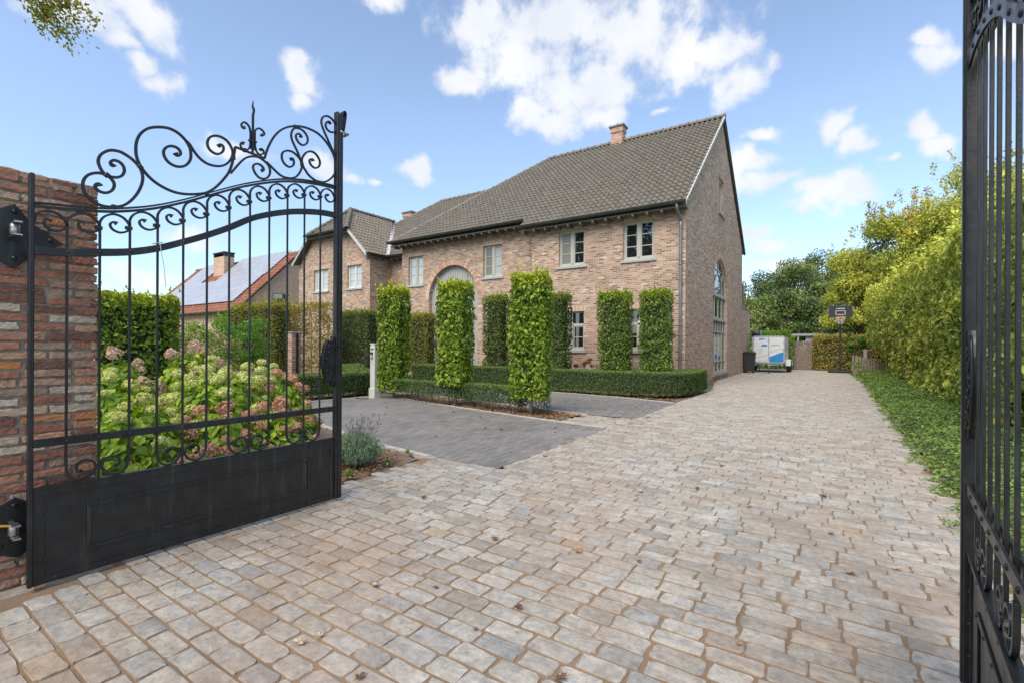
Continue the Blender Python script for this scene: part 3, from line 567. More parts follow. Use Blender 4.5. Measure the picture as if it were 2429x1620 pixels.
LI = [(-3.60,-3.0),(.92,-3.0),(.88,4.7),(1.05,22),(.88,33.3),(-3.86,33.3),(-3.75,20.4),(-2.97,15.7),(-2.87,11.4),(-2.87,4.17),(-3.90,4.05),(-3.76,2.79),(-3.60,1.02)]
GAP = [(-3.9,7.36),(-2.85,7.2),(-2.85,8.45),(-3.88,8.36)]
band = [(-2.98,4.2),(-2.84,4.2),(-2.84,15.4),(-2.95,15.4)]
V, F, A, E = merge([setts([LI], [band, [(-3.6,-3),(-3.44,-3),(-3.44,1.05),(-3.6,1.05)]], (-3.0, 11), (-3.7, 1.0), seed=2),
    setts([LI], [band], (11.0, 33.2), (-3.9, 1.1), seed=3, n=8, rings=2),
    setts([GAP], [band], (7.1, 8.5), (-4.0, -2.8), seed=4),
    setts([[(-2.98,4.2),(-2.80,4.2),(-2.82,15.4),(-2.97,15.4)]], [], (-2.99, -2.86), (4.2, 15.4), seed=5, axis=1, pitch=.12),
    setts([[(-3.9,4.05),(-2.97,4.06),(-2.97,4.2),(-3.92,4.2)]], [], (4.07, 4.18), (-3.9, -2.9), seed=6),
    setts([[(-3.62,-3),(-3.44,-3),(-3.44,1.05),(-3.62,1.05)]], [], (-3.58, -3.46), (-3, 1.05), seed=8, axis=1, ln=.30)])
tag(np_mesh('driveway_setts', V, F, M['stone'], attrs={'rnd': A, 'edge': E}), kind='structure')

# ---------------------------------------------------------------- wrought iron gates
def make_gate(loc, rz, label):
    g = empty('driveway_gate', loc, rz, label=label, cat='gate', group='wrought iron gate leaves')
    I = M['iron']; Y = (0,1,0)
    def P(T): return [(a, 0, b) for a, b in T]
    def flat(name, T, w, t, k=4, parent=g, y=0, rivets=None):
        mb = MB(); c = [Vector((p.x, y, p.z)) for p in catmull(P(T), k)]
        mb.tube(c, 1, rect=(w, t), up=Y)
        for (rx, rz_) in (rivets or []):
            for s in (-1, 1): mb.ball((rx, y+s*(t/2+.001), rz_), .0085, sc=(1,.6,1), n=6)
        return mb.build(name, I, parent, recalc=False)
    # posts
    mb = MB(); mb.box(-.011, .010, -.02, .02, .03, 2.19); mb.build('hinge_post', I, g, bevel=.004)
    ep = MB(); ep.box(1.806, 1.826, -.024, .024, .03, 3.245); ep.box(1.827, 1.862, -.030, .030, .03, 3.235)
    ep = ep.build('end_post', I, g, bevel=.003)
    hd = MB()   # folded head and its clamp
    c = [(1.846,0,3.09),(1.852,0,3.20),(1.868,0,3.262),(1.885,0,3.270),(1.893,0,3.245),(1.885,0,3.18),(1.872,0,3.10)]
    hd.tube(catmull(c, 4), 1, rect=(.009,.055), up=Y); hd.build('post_head', I, ep)
    hd = MB(); hd.tube([(1.84,-.03,3.085),(1.91,-.03,3.085),(1.915,.03,3.085),(1.84,.03,3.085)], .009, closed=True); hd.ball((1.905,0,3.085), .014); hd.build('clamp', M['steel'], ep)
    # rails
    bx = [.14+.1393*i for i in range(12)]
    def top(T, x):
        for (a, b), (c, d) in zip(T[:-1], T[1:]):
            if a <= x <= c: return b+(d-b)*(x-a)/(c-a)
        return T[-1][1]
    mb = MB(); c = catmull(P(T_toprail), 4)
    mb.tube([p+Vector((0,0,.010)) for p in c], 1, rect=(.008,.034), up=Y); mb.tube([p-Vector((0,0,.008)) for p in c], 1, rect=(.014,.016), up=Y)
    mb.build('top_rail', I, g, recalc=False)
    flat('arched_rail', T_archrail, .040, .008, y=-.013, rivets=[(x, top(T_archrail, x)) for x in bx])
    flat('arched_rail', T_archrail, .040, .008, y=.013, rivets=[(x, top(T_archrail, x)) for x in bx])
    mb = MB()
    for s in (-1, 1):
        mb.box(.009, 1.806, s*.013-.004, s*.013+.004, .757, .797)
        for x in bx: mb.ball((x, s*.018, .777), .0085, sc=(1,.6,1), n=6)
    mb.build('middle_rail', I, g)
    # uprights: each carries its hook at the top; the outer two of three roll in at the foot
    ht = [(a-.416, b) for a, b in T_hook]
    for i, x in enumerate(bx):
        zt = top(T_toprail, x+.06)-.025; zc = zt-.094
        z0 = .534 if i % 3 == 1 else .70
        mb = MB(); mb.box(x-.006, x+.006, -.0055, .0055, z0, zc+.015); b = mb.build('baluster', I, g, bevel=.0015)
        mb = MB(); nx = .1393 if i < 11 else .128
        zz = top(T_toprail, x+.075)-.020-2.112
        T = [(x+a*nx/.1375, c_+zz) for a, c_ in ht]
        c = catmull(P([(x, zc)]+T[1:]), 4); r = [1]*(len(c)-4)+[1.1,1.35,1.7,1.9]
        mb.tube(c, r, rect=(.0115,.013), up=Y)
        if i < 11: mb.box(x+.1393-.022, x+.1393+.010, -.012, .012, c_hook(T)-.008, c_hook(T)+.010)
        mb.build('hook_scroll', I, b, recalc=False)
        if i % 3 != 1:
            cx = bx[i+1] if i % 3 == 0 else bx[i-1]; s = 1 if i % 3 == 0 else -1
            T = [(x+s*(a-.144), z) for a, z in T_bscroll]; mb = MB()
            c = catmull(P([(x,.70)]+T[1:]), 4); r = [1]*(len(c)-4)+[1.1,1.35,1.7,1.9]
            mb.tube(c, r, rect=(.0125,.014), up=Y); mb.build('foot_scroll', I, b, recalc=False)
        else:
            mb = MB(); mb.box(x-.017, x+.017, -.013, .013, .590, .608); mb.build('collar', I, b, bevel=.002)
    mb = MB(); T = [(a-.416+.002, c_+top(T_toprail, .07)-.020-2.112) for a, c_ in T_hook]
    c = catmull(P([(.012, 1.93)]+[(max(a,.012), z) for a, z in T[1:]]), 4); mb.tube(c, 1, rect=(.0115,.013), up=Y); mb.build('hook_scroll', I, g, recalc=False)
    # crest
    for T, w in ((T_AB,.0145),(T_C,.0145),(T_C3,.0135),(T_D,.0135),(T_E,.013),(T_F,.013),(T_G,.0125),(T_H,.013)):
        mb = MB(); c = catmull(P(T), 3); n = len(c)
        r = [1]*n
        for k, v in enumerate((1.9,1.7,1.35,1.15)):
            if T in (T_AB,): r[k] = v
            if T is T_C: r[k] = v
            if T is not T_C: r[n-1-k] = v
        mb.tube(c, r, rect=(w,.013), up=Y); mb.build('crest_scroll', I, g, recalc=False)
    mb = MB(); mb.tube(P(T_slant), 1, rect=(.013,.014), up=Y); mb.build('crest_bar', I, g, recalc=False)
    for x, z, a in ((.467,2.369,.9),(.309,2.272,-.6),(1.0,2.597,.1),(1.179,2.667,-.1),(1.452,2.985,-.05),(1.509,2.714,.15),(.835,2.300,.45),(.341,2.096,0),(1.075,2.676,0)):
        mb = MB(); ca, sa = math.cos(a), math.sin(a); mb.obox((x,0,z), (ca*.011,0,sa*.011), (0,.011,0), (-sa*.013,0,ca*.013)); mb.build('collar', I, g, bevel=.002)
    fin = MB(); sp = P(T_spear); c = catmull(sp, 3); n = len(c)
    fin.tube(c, [.25+.75*min(1, i/5) for i in range(n)], rect=(.013,.013), up=Y)
    fin.box(1.110, 1.124, -.006, .006, 2.70, 2.83); fin.box(1.139, 1.151, -.006, .006, 2.70, 2.83)
    fin.box(1.104, 1.156, -.011, .011, 2.752, 2.766); fin = fin.build('finial', I, g)
    for T in (T_f1, T_f2, T_f3, T_f4):
        mb = MB(); c = catmull(P(T), 3); n = len(c); r = [1]*n
        for k, v in enumerate((2.0,1.8,1.4,1.15)): r[n-1-k] = v
        mb.tube(c, r, rect=(.011,.012), up=Y); mb.build('finial_scroll', I, fin, recalc=False)
    # kick panel
    mb = MB(); mb.box(.009, 1.806, -.002, .002, .05, .51); pn = mb.build('kick_panel', I, g)
    mb = MB()
    for s in (-1, 1):
        a, b = (s*.002, s*.008) if s > 0 else (s*.008, s*.002)
        for (x0, x1, z0, z1) in ((.009,1.806,.495,.534),(.009,1.806,.030,.068),(.009,.055,.068,.495),(1.768,1.806,.068,.495)):
            mb.box(x0, x1, a, b, z0, z1)
        for x in np.arange(.1, 1.8, .21): mb.ball((x, s*.009, .515), .008, sc=(1,.6,1), n=6); mb.ball((x, s*.009, .049), .008, sc=(1,.6,1), n=6)
        for z in (.16,.28,.40): mb.ball((.041, s*.009, z), .008, sc=(1,.6,1), n=6); mb.ball((1.787, s*.009, z), .008, sc=(1,.6,1), n=6)
    mb.box(.009, 1.806, -.016, .016, .534, .542)
    mb.build('panel_frame', I, pn, bevel=.0015)
    mb = MB()
    for s in (-1, 1):
        a, b = (.002, .010) if s > 0 else (-.010, -.002)
        for (x0, x1, z0, z1) in ((.228,1.590,.392,.412),(.228,1.590,.152,.172),(.228,.248,.172,.392),(1.570,1.590,.172,.392)): mb.box(x0, x1, a, b, z0, z1)
        for x in np.arange(.27, 1.58, .163): mb.ball((x, s*.011, .402), .006, sc=(1,.6,1), n=6); mb.ball((x, s*.011, .162), .006, sc=(1,.6,1), n=6)
    mb.build('raised_moulding', I, pn, bevel=.002)
    # cast lock cover beside the end post
    mb = MB(); out = [(1.806,1.365),(1.785,1.372),(1.776,1.340),(1.757,1.325),(1.735,1.345),(1.722,1.318),(1.705,1.27),(1.696,1.21),(1.695,1.15),(1.703,1.09),(1.718,1.05),(1.728,1.015),(1.752,1.018),(1.770,1.005),(1.780,.975),(1.806,.968)]
    mb.prism([(x, -.016, z) for x, z in out], (0,.032,0)); lk = mb.build('lock_cover', I, g, bevel=.006)
    mb = MB()
    for s in (-1, 1):
        for k, (cx, cz, r0) in enumerate(((1.755,1.285,.022),(1.768,1.215,.018),(1.735,1.19,.018),(1.765,1.14,.022),(1.735,1.095,.018),(1.770,1.055,.018),(1.75,1.24,.012),(1.79,1.30,.015),(1.79,1.02,.014))):
            sp_ = [(cx+r0*(1-t/14)*math.cos(t*.62+k*1.3), s*(.017+.003*math.sin(t)), cz+r0*(1-t/14)*math.sin(t*.62+k*1.3)) for t in range(13)]
            mb.tube(sp_, .0055, n=5)
        mb.tube([(x, s*.014, z) for x, z in out], .006, n=5)
    mb.build('cast_relief', I, lk)
    return g
def c_hook(T): return T[6][1]
T0 = math.atan2(2.53-.672, -3.435+3.472)
gl = make_gate((-3.472, .672, 0), T0, 'left wrought iron gate leaf, opened back against the brick pillar')
gr = make_gate((.285, .64, 0), math.atan2(1.89, .168), 'right wrought iron gate leaf, seen almost edge on at the frame edge')
# a cable tie with a long tail, slung round one bar of the left leaf
mb = MB(); ca, sa = math.cos(T0), math.sin(T0)
def gp(s, t, z): return (-3.472+ca*s-sa*t, .672+sa*s+ca*t, z)
mb.tube([gp(.556+.026*math.cos(a), .022*math.sin(a), 1.925+.008*math.cos(a)) for a in np.linspace(0, 2*math.pi, 16, endpoint=False)], .0022, closed=True, n=5)
mb.tube(catmull([gp(.565,-.02,1.915), gp(.570,-.03,1.85), gp(.582,-.035,1.77), gp(.586,-.035,1.70), gp(.592,-.03,1.655)], 4), .0022, n=5)
tag(mb.build('plastic_tie', M['string']), 'pale plastic tie with a hanging tail, looped round a bar of the left gate', 'cable tie')

# ---------------------------------------------------------------- brick gate pillar
def make_pillar():
    x1, x0, y0, y1, H = -3.625, -4.22, -.35, .985, 2.23
    p = empty('brick_pillar', (-3.92, .3, 0), label='old red brick gate pillar behind the left gate leaf', cat='pillar')
    p.location = (0,0,0)
    mb = MB(); mb.box(x0+.012, x1-.009, y0+.012, y1-.014, -.05, H-.01); mb.build('mortar_core', M['mortar'], p)
    g = np.random.default_rng(5); Vs, Fs, As = [], [], []; nb = 0
    nu, nv = 15, 6
    def face(o, du, dv, dn, L, Hh, a):
        nonlocal nb
        u = np.concatenate([[0], np.linspace(.02,.98,nu-2), [1]]); v = np.concatenate([[0], np.linspace(.07,.93,nv-2), [1]]); U, Vv = np.meshgrid(u, v)
        e = np.minimum(np.minimum(U*L, (1-U)*L), np.minimum(Vv*Hh, (1-Vv)*Hh))
        inset = np.where(e < 1e-6, -.009, 0.0)+g.normal(0, .0009, U.shape)
        jx = g.normal(0, .0026, U.shape)*(e < .004); jz = g.normal(0, .0024, U.shape)*(e < .007)
        P_ = o+U[...,None]*L*du+Vv[...,None]*Hh*dv+inset[...,None]*dn+jx[...,None]*du+jz[...,None]*dv
        top = P_.reshape(-1,3)
        idx = [i for i in range(nu)]+[r*nu+nu-1 for r in range(1,nv)]+[(nv-1)*nu+i for i in range(nu-2,-1,-1)]+[r*nu for r in range(nv-2,0,-1)]
        sk = top[idx]-dn*.02
        i = (np.arange(nv-1)[:,None]*nu+np.arange(nu-1)[None,:]).ravel(); f = np.stack([i,i+1,i+nu+1,i+nu],1)
        m = len(idx); q = np.array([[idx[k], nu*nv+k, nu*nv+(k+1)%m, idx[(k+1)%m]] for k in range(m)])
        Vs.append(np.concatenate([top, sk])); Fs.append(np.concatenate([f, q])+nb); As.append(np.full(len(top)+len(sk), a)); nb += len(top)+len(sk)
    X = np.array([1.,0,0]); Yv = np.array([0,1.,0]); Z = np.array([0,0,1.])
    pitch = .0497; k = 0; z = -.04
    while z+.05 < H:
        big = abs(z-.405) < .03
        h = (.105 if big else pitch)-.0125*g.uniform(.8,1.15)
        if z+h+.02 > H-.03 and not big: h = H-z
        y = y1; first = True
        while y > y0:
            L = g.uniform(.055,.072) if big else (g.uniform(.185,.215))
            if first and not big: L = .098 if k % 2 else .205
            if (not big) and g.random() < .12: L = .10
            first = False; L = min(L, y-y0)
            if L < .03: break
            face(np.array([x1+g.normal(0,.003), y-L, z+g.normal(0,.0015)]), Yv, Z, X, L, h, g.random()); y -= L+g.uniform(.010,.020)
        x = x1-.002; first = True
        while x > x0+.05:
            L = .098 if (first and not k % 2) else .205; first = False; L = min(L, x-x0)
            face(np.array([x-L, y1+g.normal(0,.002), z]), X, Z, Yv, L, h, g.random()); x -= L+.011
        z += h+g.uniform(.010,.015); k += 1
    x = x1
    for r in range(3):       # bricks seen from above
        y = y1
        while y > y0+.02:
            L = min(.2, y-y0); face(np.array([x-.19, y-L, H]), X, Yv, Z, .19, L, g.random()); y -= L+.012
        x -= .2
    np_mesh('brickwork', np.concatenate(Vs), np.concatenate(Fs), M['oldbrick'], p, {'rnd': np.concatenate(As)})
    # hinge plates
    def plate(pts, cz, leaf):
        mb = MB(); mb.prism([(x1+.003, y, z_) for y, z_ in pts], (.009,0,0)); pl = mb.build('hinge_plate', M['iron'], p, bevel=.003)
        for (y, z_) in [(pts[i][0]*.72+.635*.28, pts[i][1]*.72+cz*.28) for i in range(0, len(pts), max(1, len(pts)//4))]:
            b = MB(); b.lathe([(.013,0),(.013,.006),(.006,.012)], (x1+.012, y, z_), n=6, axis=(1,0,0)); b.build('bolt', M['iron'], pl)
        h = MB(); h.lathe([(.019,-.028),(.022,-.024),(.022,.024),(.019,.028)], (-3.545, .625, cz), n=14)
        h.box(-3.615, -3.545, .615, .635, cz+.026, cz+.034); h.box(-3.615, -3.545, .615, .635, cz-.034, cz-.026)
        h.box(-3.545, -3.47, .61, .64, cz+.030, cz+.037); h.box(-3.545, -3.47, .61, .64, cz-.037, cz-.030)
        h.build('hinge_barrel', M['steel'], pl)
    plate([(.83,1.865),(.70,1.955),(.635,2.045),(.50,1.96),(.44,1.865),(.53,1.76),(.635,1.70),(.71,1.78)], 1.895, 0)
    plate([(.74,.33),(.72,.43),(.64,.485),(.56,.445),(.50,.39),(.50,.25),(.57,.20),(.66,.155),(.72,.21)], .33, 0)
make_pillar()
mb = MB(); mb.tube(catmull([(-3.575,.52,.375),(-3.55,.55,.372),(-3.53,.60,.362),(-3.51,.63,.358)], 3), [.5,1,1.2,1.3,1.2,1.1,1,.9,.6,.4], rect=(.022,.004), up=(0,0,1))
tag(mb.build('fallen_leaf', M['yellow_leaf']), 'curled yellow leaf caught on the lower hinge of the brick pillar', 'leaf')

# ---------------------------------------------------------------- buildings
def wall_panel(mb, plane, outer, holes, depth, jamb=0):
    """plane: ('y',Y) facing -Y, coords (x,z); ('x',X) facing +X, coords (y,z). Holes get brick reveals of given depth."""
    k, c = plane
    def P(a, b, d=0): return (a, c+d, b) if k == 'y' else (c-d, a, b)
    loops = [[Vector((a, b, 0)) for a, b in outer]]+[[Vector((a, b, 0)) for a, b in h] for h in holes]
    tris = tessellate_polygon(loops); flat_ = [p for l in loops for p in l]
    mb.add([P(p.x, p.y) for p in flat_], [tuple(t) for t in tris], 0)
    for h in holes:
        n = len(h); mb.add([P(a, b) for a, b in h]+[P(a, b, depth) for a, b in h], [(i, (i+1)%n, (i+1)%n+n, i+n) for i in range(n)], jamb)
def rect(x0, x1, z0, z1): return [(x0,z0),(x1,z0),(x1,z1),(x0,z1)]
def arch(x0, x1, z0, zs, n=20):
    c = (x0+x1)/2; r = (x1-x0)/2
    return [(x0,z0),(x1,z0)]+[(c+r*math.cos(math.pi*i/n), zs+r*math.sin(math.pi*i/n)) for i in range(n+1)]

def window(house, plane, x0, x1, z0, z1, left='glass', right='glass', fr='frame', rec=.11, bars=2, transom=None, sill=True, label=None, lintel=True):
    k, c = plane
    def B(mb, a0, a1, d0, d1, b0, b1, mi=0):   # d: positive = outwards
        if k == 'y': mb.box(a0, a1, c-d1, c-d0, b0, b1, mi)
        else: mb.box(c+d0, c+d1, a0, a1, b0, b1, mi)
    w = empty('window', (0,0,0)); w.parent = house
    if label: w['label'] = label
    m = M[fr]; xm = (x0+x1)/2; o = .055
    f = MB(); d0, d1 = -rec-.05, -rec+.02
    B(f, x0, x0+o, d0, d1, z0, z1); B(f, x1-o, x1, d0, d1, z0, z1); B(f, x0+o, x1-o, d0, d1, z1-o, z1); B(f, x0+o, x1-o, d0, d1, z0, z0+o+.02)
    ztop = z1-o
    if transom: B(f, x0+o, x1-o, d0, d1+.006, transom-.045, transom+.045); ztop = transom-.045
    B(f, xm-.055, xm+.055, d0, d1+.012, z0+o+.02, ztop)
    f.build('frame', m, w, bevel=.004)
    panes = []
    for s, a0, a1, gl in ((0, x0+o, xm-.055, left), (1, xm+.055, x1-o, right)):
        c_ = MB(); e = .035; zb = z0+o+.02
        B(c_, a0, a0+e, d0+.01, d1-.012, zb, ztop); B(c_, a1-e, a1, d0+.01, d1-.012, zb, ztop)
        B(c_, a0+e, a1-e, d0+.01, d1-.012, zb, zb+e); B(c_, a0+e, a1-e, d0+.01, d1-.012, ztop-e, ztop)
        for i in range(1, bars+1):
            z = zb+(ztop-zb)*i/(bars+1); B(c_, a0+e, a1-e, d0+.02, d1-.018, z-.014, z+.014)
        c_.build('casement', m, w, bevel=.003)
        p = MB(); B(p, a0+e-.01, a1-e+.01, d0+.028, d0+.034, zb+e-.01, ztop-e+.01); p.build('pane', M[gl], w)
    if transom:
        p = MB(); B(p, x0+o-.01, x1-o+.01, d0+.028, d0+.034, transom+.03, z1-o+.01); p.build('pane', M[right], w)
        p = MB(); B(p, xm-.014, xm+.014, d0+.02, d1-.018, transom+.045, z1-o); p.build('glazing_bar', m, w)
        p = MB(); B(p, xm-.06, xm+.06, d1+.006, d1+.05, z0+.2, transom+.02); p.ball((xm, c-(d1+.03), transom+.03) if k == 'y' else (c+d1+.03, xm, transom+.03), .065, n=8); p.build('pilaster', m, w)
    p = MB(); 
    if sill:
        B(p, x0-.085, x1+.085, -rec-.03, .055, z0-.095, z0-.01); p.build('sill', M['bluestone_light'], w, bevel=.006)
        p = MB(); B(p, x0+.005, x1-.005, -rec-.03, -.02, z0-.01, z0+.022); p.build('drip_board', m, w)
    if lintel:
        p = MB(); B(p, x0-.03, x1+.03, -.02, .004, z1+.001, z1+.21); p.build('lintel', M['brick_v'], w)
    h = MB(); B(h, xm-.012, xm+.012, d1+.012, d1+.03, z0+.075, z0+.11); h.build('latch', M['steel'], w)
    return w

def tiled_roof(house, name, poly, e, w, m, pw=.205, ph=.30, ridge=None, seed=1, amp=.052, step=.040, lab=None):
    """poly: 3D outline in one plane; e: unit eave direction (viewer's left to right); w: unit up-slope direction"""
    g = np.random.default_rng(seed); P = np.array(poly, float); O = P[0]; e = np.array(e, float); e /= np.linalg.norm(e)
    w = np.array(w, float); w -= e*np.dot(w, e); w /= np.linalg.norm(w); n = np.cross(e, w)
    if n[2] < 0: n = -n
    U = (P-O)@e; V = (P-O)@w; pl = list(zip(U, V))
    us = np.arange(U.min(), U.max(), pw); vs = np.arange(V.min(), V.max(), ph)
    gu, gv = np.meshgrid(us, vs); gu = gu.ravel(); gv = gv.ravel()
    keep = inpoly(gu+pw/2, gv+ph*.45, pl); gu = gu[keep]; gv = gv[keep]; K = len(gu)
    nu = 8; t = np.linspace(0, 1, nu)
    prof = amp*(np.sin(t*2*np.pi-.9)*.85+.25*np.sin(t*4*np.pi))       # S-shaped pantile section
    cols = []
    for vv, off, lip in ((-.012, step, 0), (ph+.03, .0, 0)):
        cols.append((vv, off+prof))
    X = gu[:,None]+t[None,:]*pw*.955
    jz = g.normal(0, .0025, K)[:,None]; sk = g.normal(0, .004, K)[:,None]
    R0 = np.stack([X, np.broadcast_to(gv[:,None]-.012, X.shape), prof[None]+step+jz+sk*(t-.5)], 2)
    R1 = np.stack([X, np.broadcast_to(gv[:,None]+ph+.02, X.shape), prof[None]+.0+jz+0*X], 2)
    R2 = np.stack([X, np.broadcast_to(gv[:,None]-.010, X.shape), prof[None]+step-.028+0*X], 2)
    A = np.concatenate([R2, R0, R1], 1)                                # lip, lower edge, upper edge
    W3 = O+A[...,0:1]*e+A[...,1:2]*w+A[...,2:3]*n
    i = np.arange(nu-1); f = np.concatenate([np.stack([i, i+1, i+nu+1, i+nu], 1), np.stack([i+nu, i+nu+1, i+2*nu+1, i+2*nu], 1)], 0)
    F = (f[None]+(np.arange(K)*3*nu)[:,None,None]).reshape(-1, 4)
    o = np_mesh(name, W3.reshape(-1,3), F, m, house, {'rnd': np.repeat(g.beta(2.2,2.2,K), 3*nu)})
    if lab: o['label'] = lab
    u_ = MB(); off = Vector(tuple(n))*-.035; u_.add([Vector(p)+off for p in poly], [tuple(range(len(poly)))]); u_.build('underlay', m, o, recalc=False)
    return o
def ridge_tiles(roof, pts, m, r=.12, L=.36, seed=3):
    g = random.Random(seed); mb = MB(); P = [Vector(p) for p in pts]
    for a, b in zip(P[:-1], P[1:]):
        d = b-a; n = max(1, int(d.length/L)); t = d.normalized(); st = d.length/n
        side = t.cross(Vector((0,0,1))).normalized(); up = side.cross(t)
        for i in range(n):
            s = a+t*st*i; q = a+t*(st*(i+1)+.03); rr = r*g.uniform(.96,1.04); vs = []
            for c, k in ((s, 1.18), (s+t*.05, 1.18), (s+t*.055, 1.0), (q, .97)):
                for j in range(9):
                    an = math.pi*(j/8)*1.1-.05*math.pi; vs.append(c+side*math.cos(an)*rr*k+up*(math.sin(an)*rr*k-.03))
            mb.add(vs, [(r_*9+j, r_*9+j+1, (r_+1)*9+j+1, (r_+1)*9+j) for r_ in range(3) for j in range(8)]+[tuple(range(9))], 0, False)
    o = mb.build('ridge_tiles', m, roof, recalc=False)
    at = o.data.attributes.new('rnd', 'FLOAT', 'POINT'); at.data.foreach_set('value', np.random.default_rng(seed).uniform(.1,.8,len(o.data.vertices)//36+1).repeat(36)[:len(o.data.vertices)])
    return o
def gutter(house, a, b, r=.085, name='gutter'):
    a = Vector(a); b = Vector(b); t = (b-a).normalized(); side = Vector((t.y, -t.x, 0)); up = Vector((0,0,1)); mb = MB(); vs = []
    N_ = 9
    for c in (a, b):
        for rr in (r, r-.008):
            for j in range(N_): an = math.pi+math.pi*j/(N_-1); vs.append(c+side*math.cos(an)*rr+up*(math.sin(an)*rr))
    k = N_; fs = []
    for j in range(k-1): fs += [(j, j+1, 2*k+j+1, 2*k+j), (k+j, k+j+1, 3*k+j+1, 3*k+j), (j, j+1, k+j+1, k+j), (2*k+j, 2*k+j+1, 3*k+j+1, 3*k+j)]
    fs += [(0, k, 3*k, 2*k), (k-1, 2*k-1, 4*k-1, 3*k-1)]
    mb.add(vs, fs)
    for s in (-1, 1): mb.tube([a+side*s*r+up*.004, b+side*s*r+up*.004], .011, n=6)
    n = int((b-a).length/.55)
    for i in range(n+1):
        c = a+(b-a)*i/max(n,1); mb.tube([c+side*math.cos(math.pi+math.pi*j/8)*(r+.005)+up*math.sin(math.pi+math.pi*j/8)*(r+.005) for j in range(9)], 1, rect=(.006,.03))
    return mb.build(name, M['gutter'], house)
def brackets(house, a, b, inward, z, pitch=.47):
    mb = MB(); a = Vector(a); b = Vector(b); t = (b-a).normalized(); n = int((b-a).length/pitch); iw = Vector(inward)
    for i in range(n+1):
        c = a+t*(.15+i*pitch)
        if (c-a).length > (b-a).length-.05: break
        mb.obox(c+iw*.19+Vector((0,0,z)), t*.035, iw*.19, (0,0,.045))
    return mb.build('rafter_ends', M['soffit'], house, bevel=.01)
def chimney(house, x, y, w, d, z0, z1, pot=False, m='brick_red'):
    mb = MB(); mb.box(x-w/2, x+w/2, y-d/2, y+d/2, z0, z1-.32); mb.box(x-w/2-.035, x+w/2+.035, y-d/2-.035, y+d/2+.035, z1-.32, z1-.08)
    c = mb.build('chimney', M[m], house)
    mb = MB(); mb.box(x-w/2-.10, x+w/2+.10, y-d/2-.10, y+d/2+.10, z1-.08, z1); mb.build('cap', M['bluestone'], c, bevel=.01)
    if pot: mb = MB(); mb.lathe([(.09,0),(.09,.05),(.13,.07),(.13,.10),(.03,.14)], (x, y, z1), n=14); mb.build('cowl', M['dark_plastic'], c)
    mb = MB(); mb.box(x-w/2-.05, x+w/2+.05, y-d/2-.20, y-d/2+.02, z0+.03, z0+.16); mb.build('flashing', M['lead'], c)
    return c

H = empty('brick_house', (0,0,0), label='large pink-brown brick country house with steep grey tile roof and arched door', cat='house')
XG, YF, YM, YL, XL = -3.78, 15.425, 15.97, 15.70, -17.0
# front of the forward right-hand block
wm = MB()
W1 = (-5.82,-4.78,4.20,5.48); W2 = (-8.27,-7.235,4.20,5.48); LW1 = (-8.28,-7.24,1.19,2.56); LW2 = (-5.80,-4.77,1.19,2.56)
wall_panel(wm, ('y',YF), [(-9.42,-.05),(XG,-.05),(XG,5.92),(-9.42,5.92)], [rect(*W1), rect(*W2), rect(*LW1), rect(*LW2)], .16)
wall_panel(wm, ('x',-9.42), [(YF,-.05),(YM,-.05),(YM,6.1),(YF,6.1)], [], 0)
W3 = (-12.15,-11.19,4.17,5.49); W4 = (-16.57,-15.63,4.13,5.47); ARC = (-15.25,-12.45,-.05,3.46)
wall_panel(wm, ('y',YM), [(XL,-.05),(-9.42,-.05),(-9.42,6.25),(XL,6.25)], [rect(*W3), rect(*W4), arch(*ARC)], .22)
# right gable
GY0, GY1, GR, ZR = YF, 26.87, 21.35, 10.83
GW = arch(19.67, 22.70, .27, 3.43, 26); SL = rect(20.64, 21.72, 6.80, 8.25)
wall_panel(wm, ('x',XG), [(GY0,-.05),(GY1,-.05),(GY1,6.25),(GR,10.72),(GY0,5.95)], [GW, SL], .12)
# hidden sides close the volume
wm.add([(XL,26.87,-.05),(XG,26.87,-.05),(XG,26.87,6.2),(XL,26.87,6.2)], [(0,1,2,3)]); wm.add([(XL,YM,-.05),(XL,26.87,-.05),(XL,26.87,6.2),(XL,YM,6.2)], [(0,1,2,3)])
# recess and left wing
wm.add([(-18.98,17.06,-.05),(XL,17.06,-.05),(XL,17.06,5.75),(-18.98,17.06,5.75)], [(0,1,2,3)])
LWA = (-20.72,-19.60,4.22,5.40); LWB = (-23.60,-22.35,4.22,5.40)
wall_panel(wm, ('y',YL), [(-25.0,-.05),(-18.98,-.05),(-18.98,5.78),(-20.38,7.10),(-23.62,7.10),(-25.0,5.78)], [rect(*LWA), rect(*LWB)], .16)
wm.add([(-18.98,YL,-.05),(-18.98,17.06,-.05),(-18.98,17.06,5.78),(-18.98,YL,5.78)], [(0,1,2,3)])
wm.add([(-25.0,YL,-.05),(-25.0,24,-.05),(-25.0,24,5.78),(-25.0,YL,5.78)], [(0,1,2,3)]); wm.add([(-25.0,24,-.05),(-17,24,-.05),(-17,24,6),(-25.0,24,6)], [(0,1,2,3)])
wm.build('wall', M['brick'], H, recalc=False)
ex = MB(); ex.box(-12, XG-.004, 26.88, 29.82, -.05, 3.35); ex = ex.build('extension', M['brick'], H); ex['label'] = 'low flat-roofed rear extension'
mb = MB(); mb.box(-12, XG+.03, 26.88, 29.86, 3.35, 3.42); mb.build('coping', M['bluestone'], ex, bevel=.01)
mb = MB()
for i in range(9): mb.box(XG-.10, XG-.06, 26.95+i*.115, 27.03+i*.115, 3.42, 4.55)
mb.build('terrace_screen', M['wood_old'], ex)
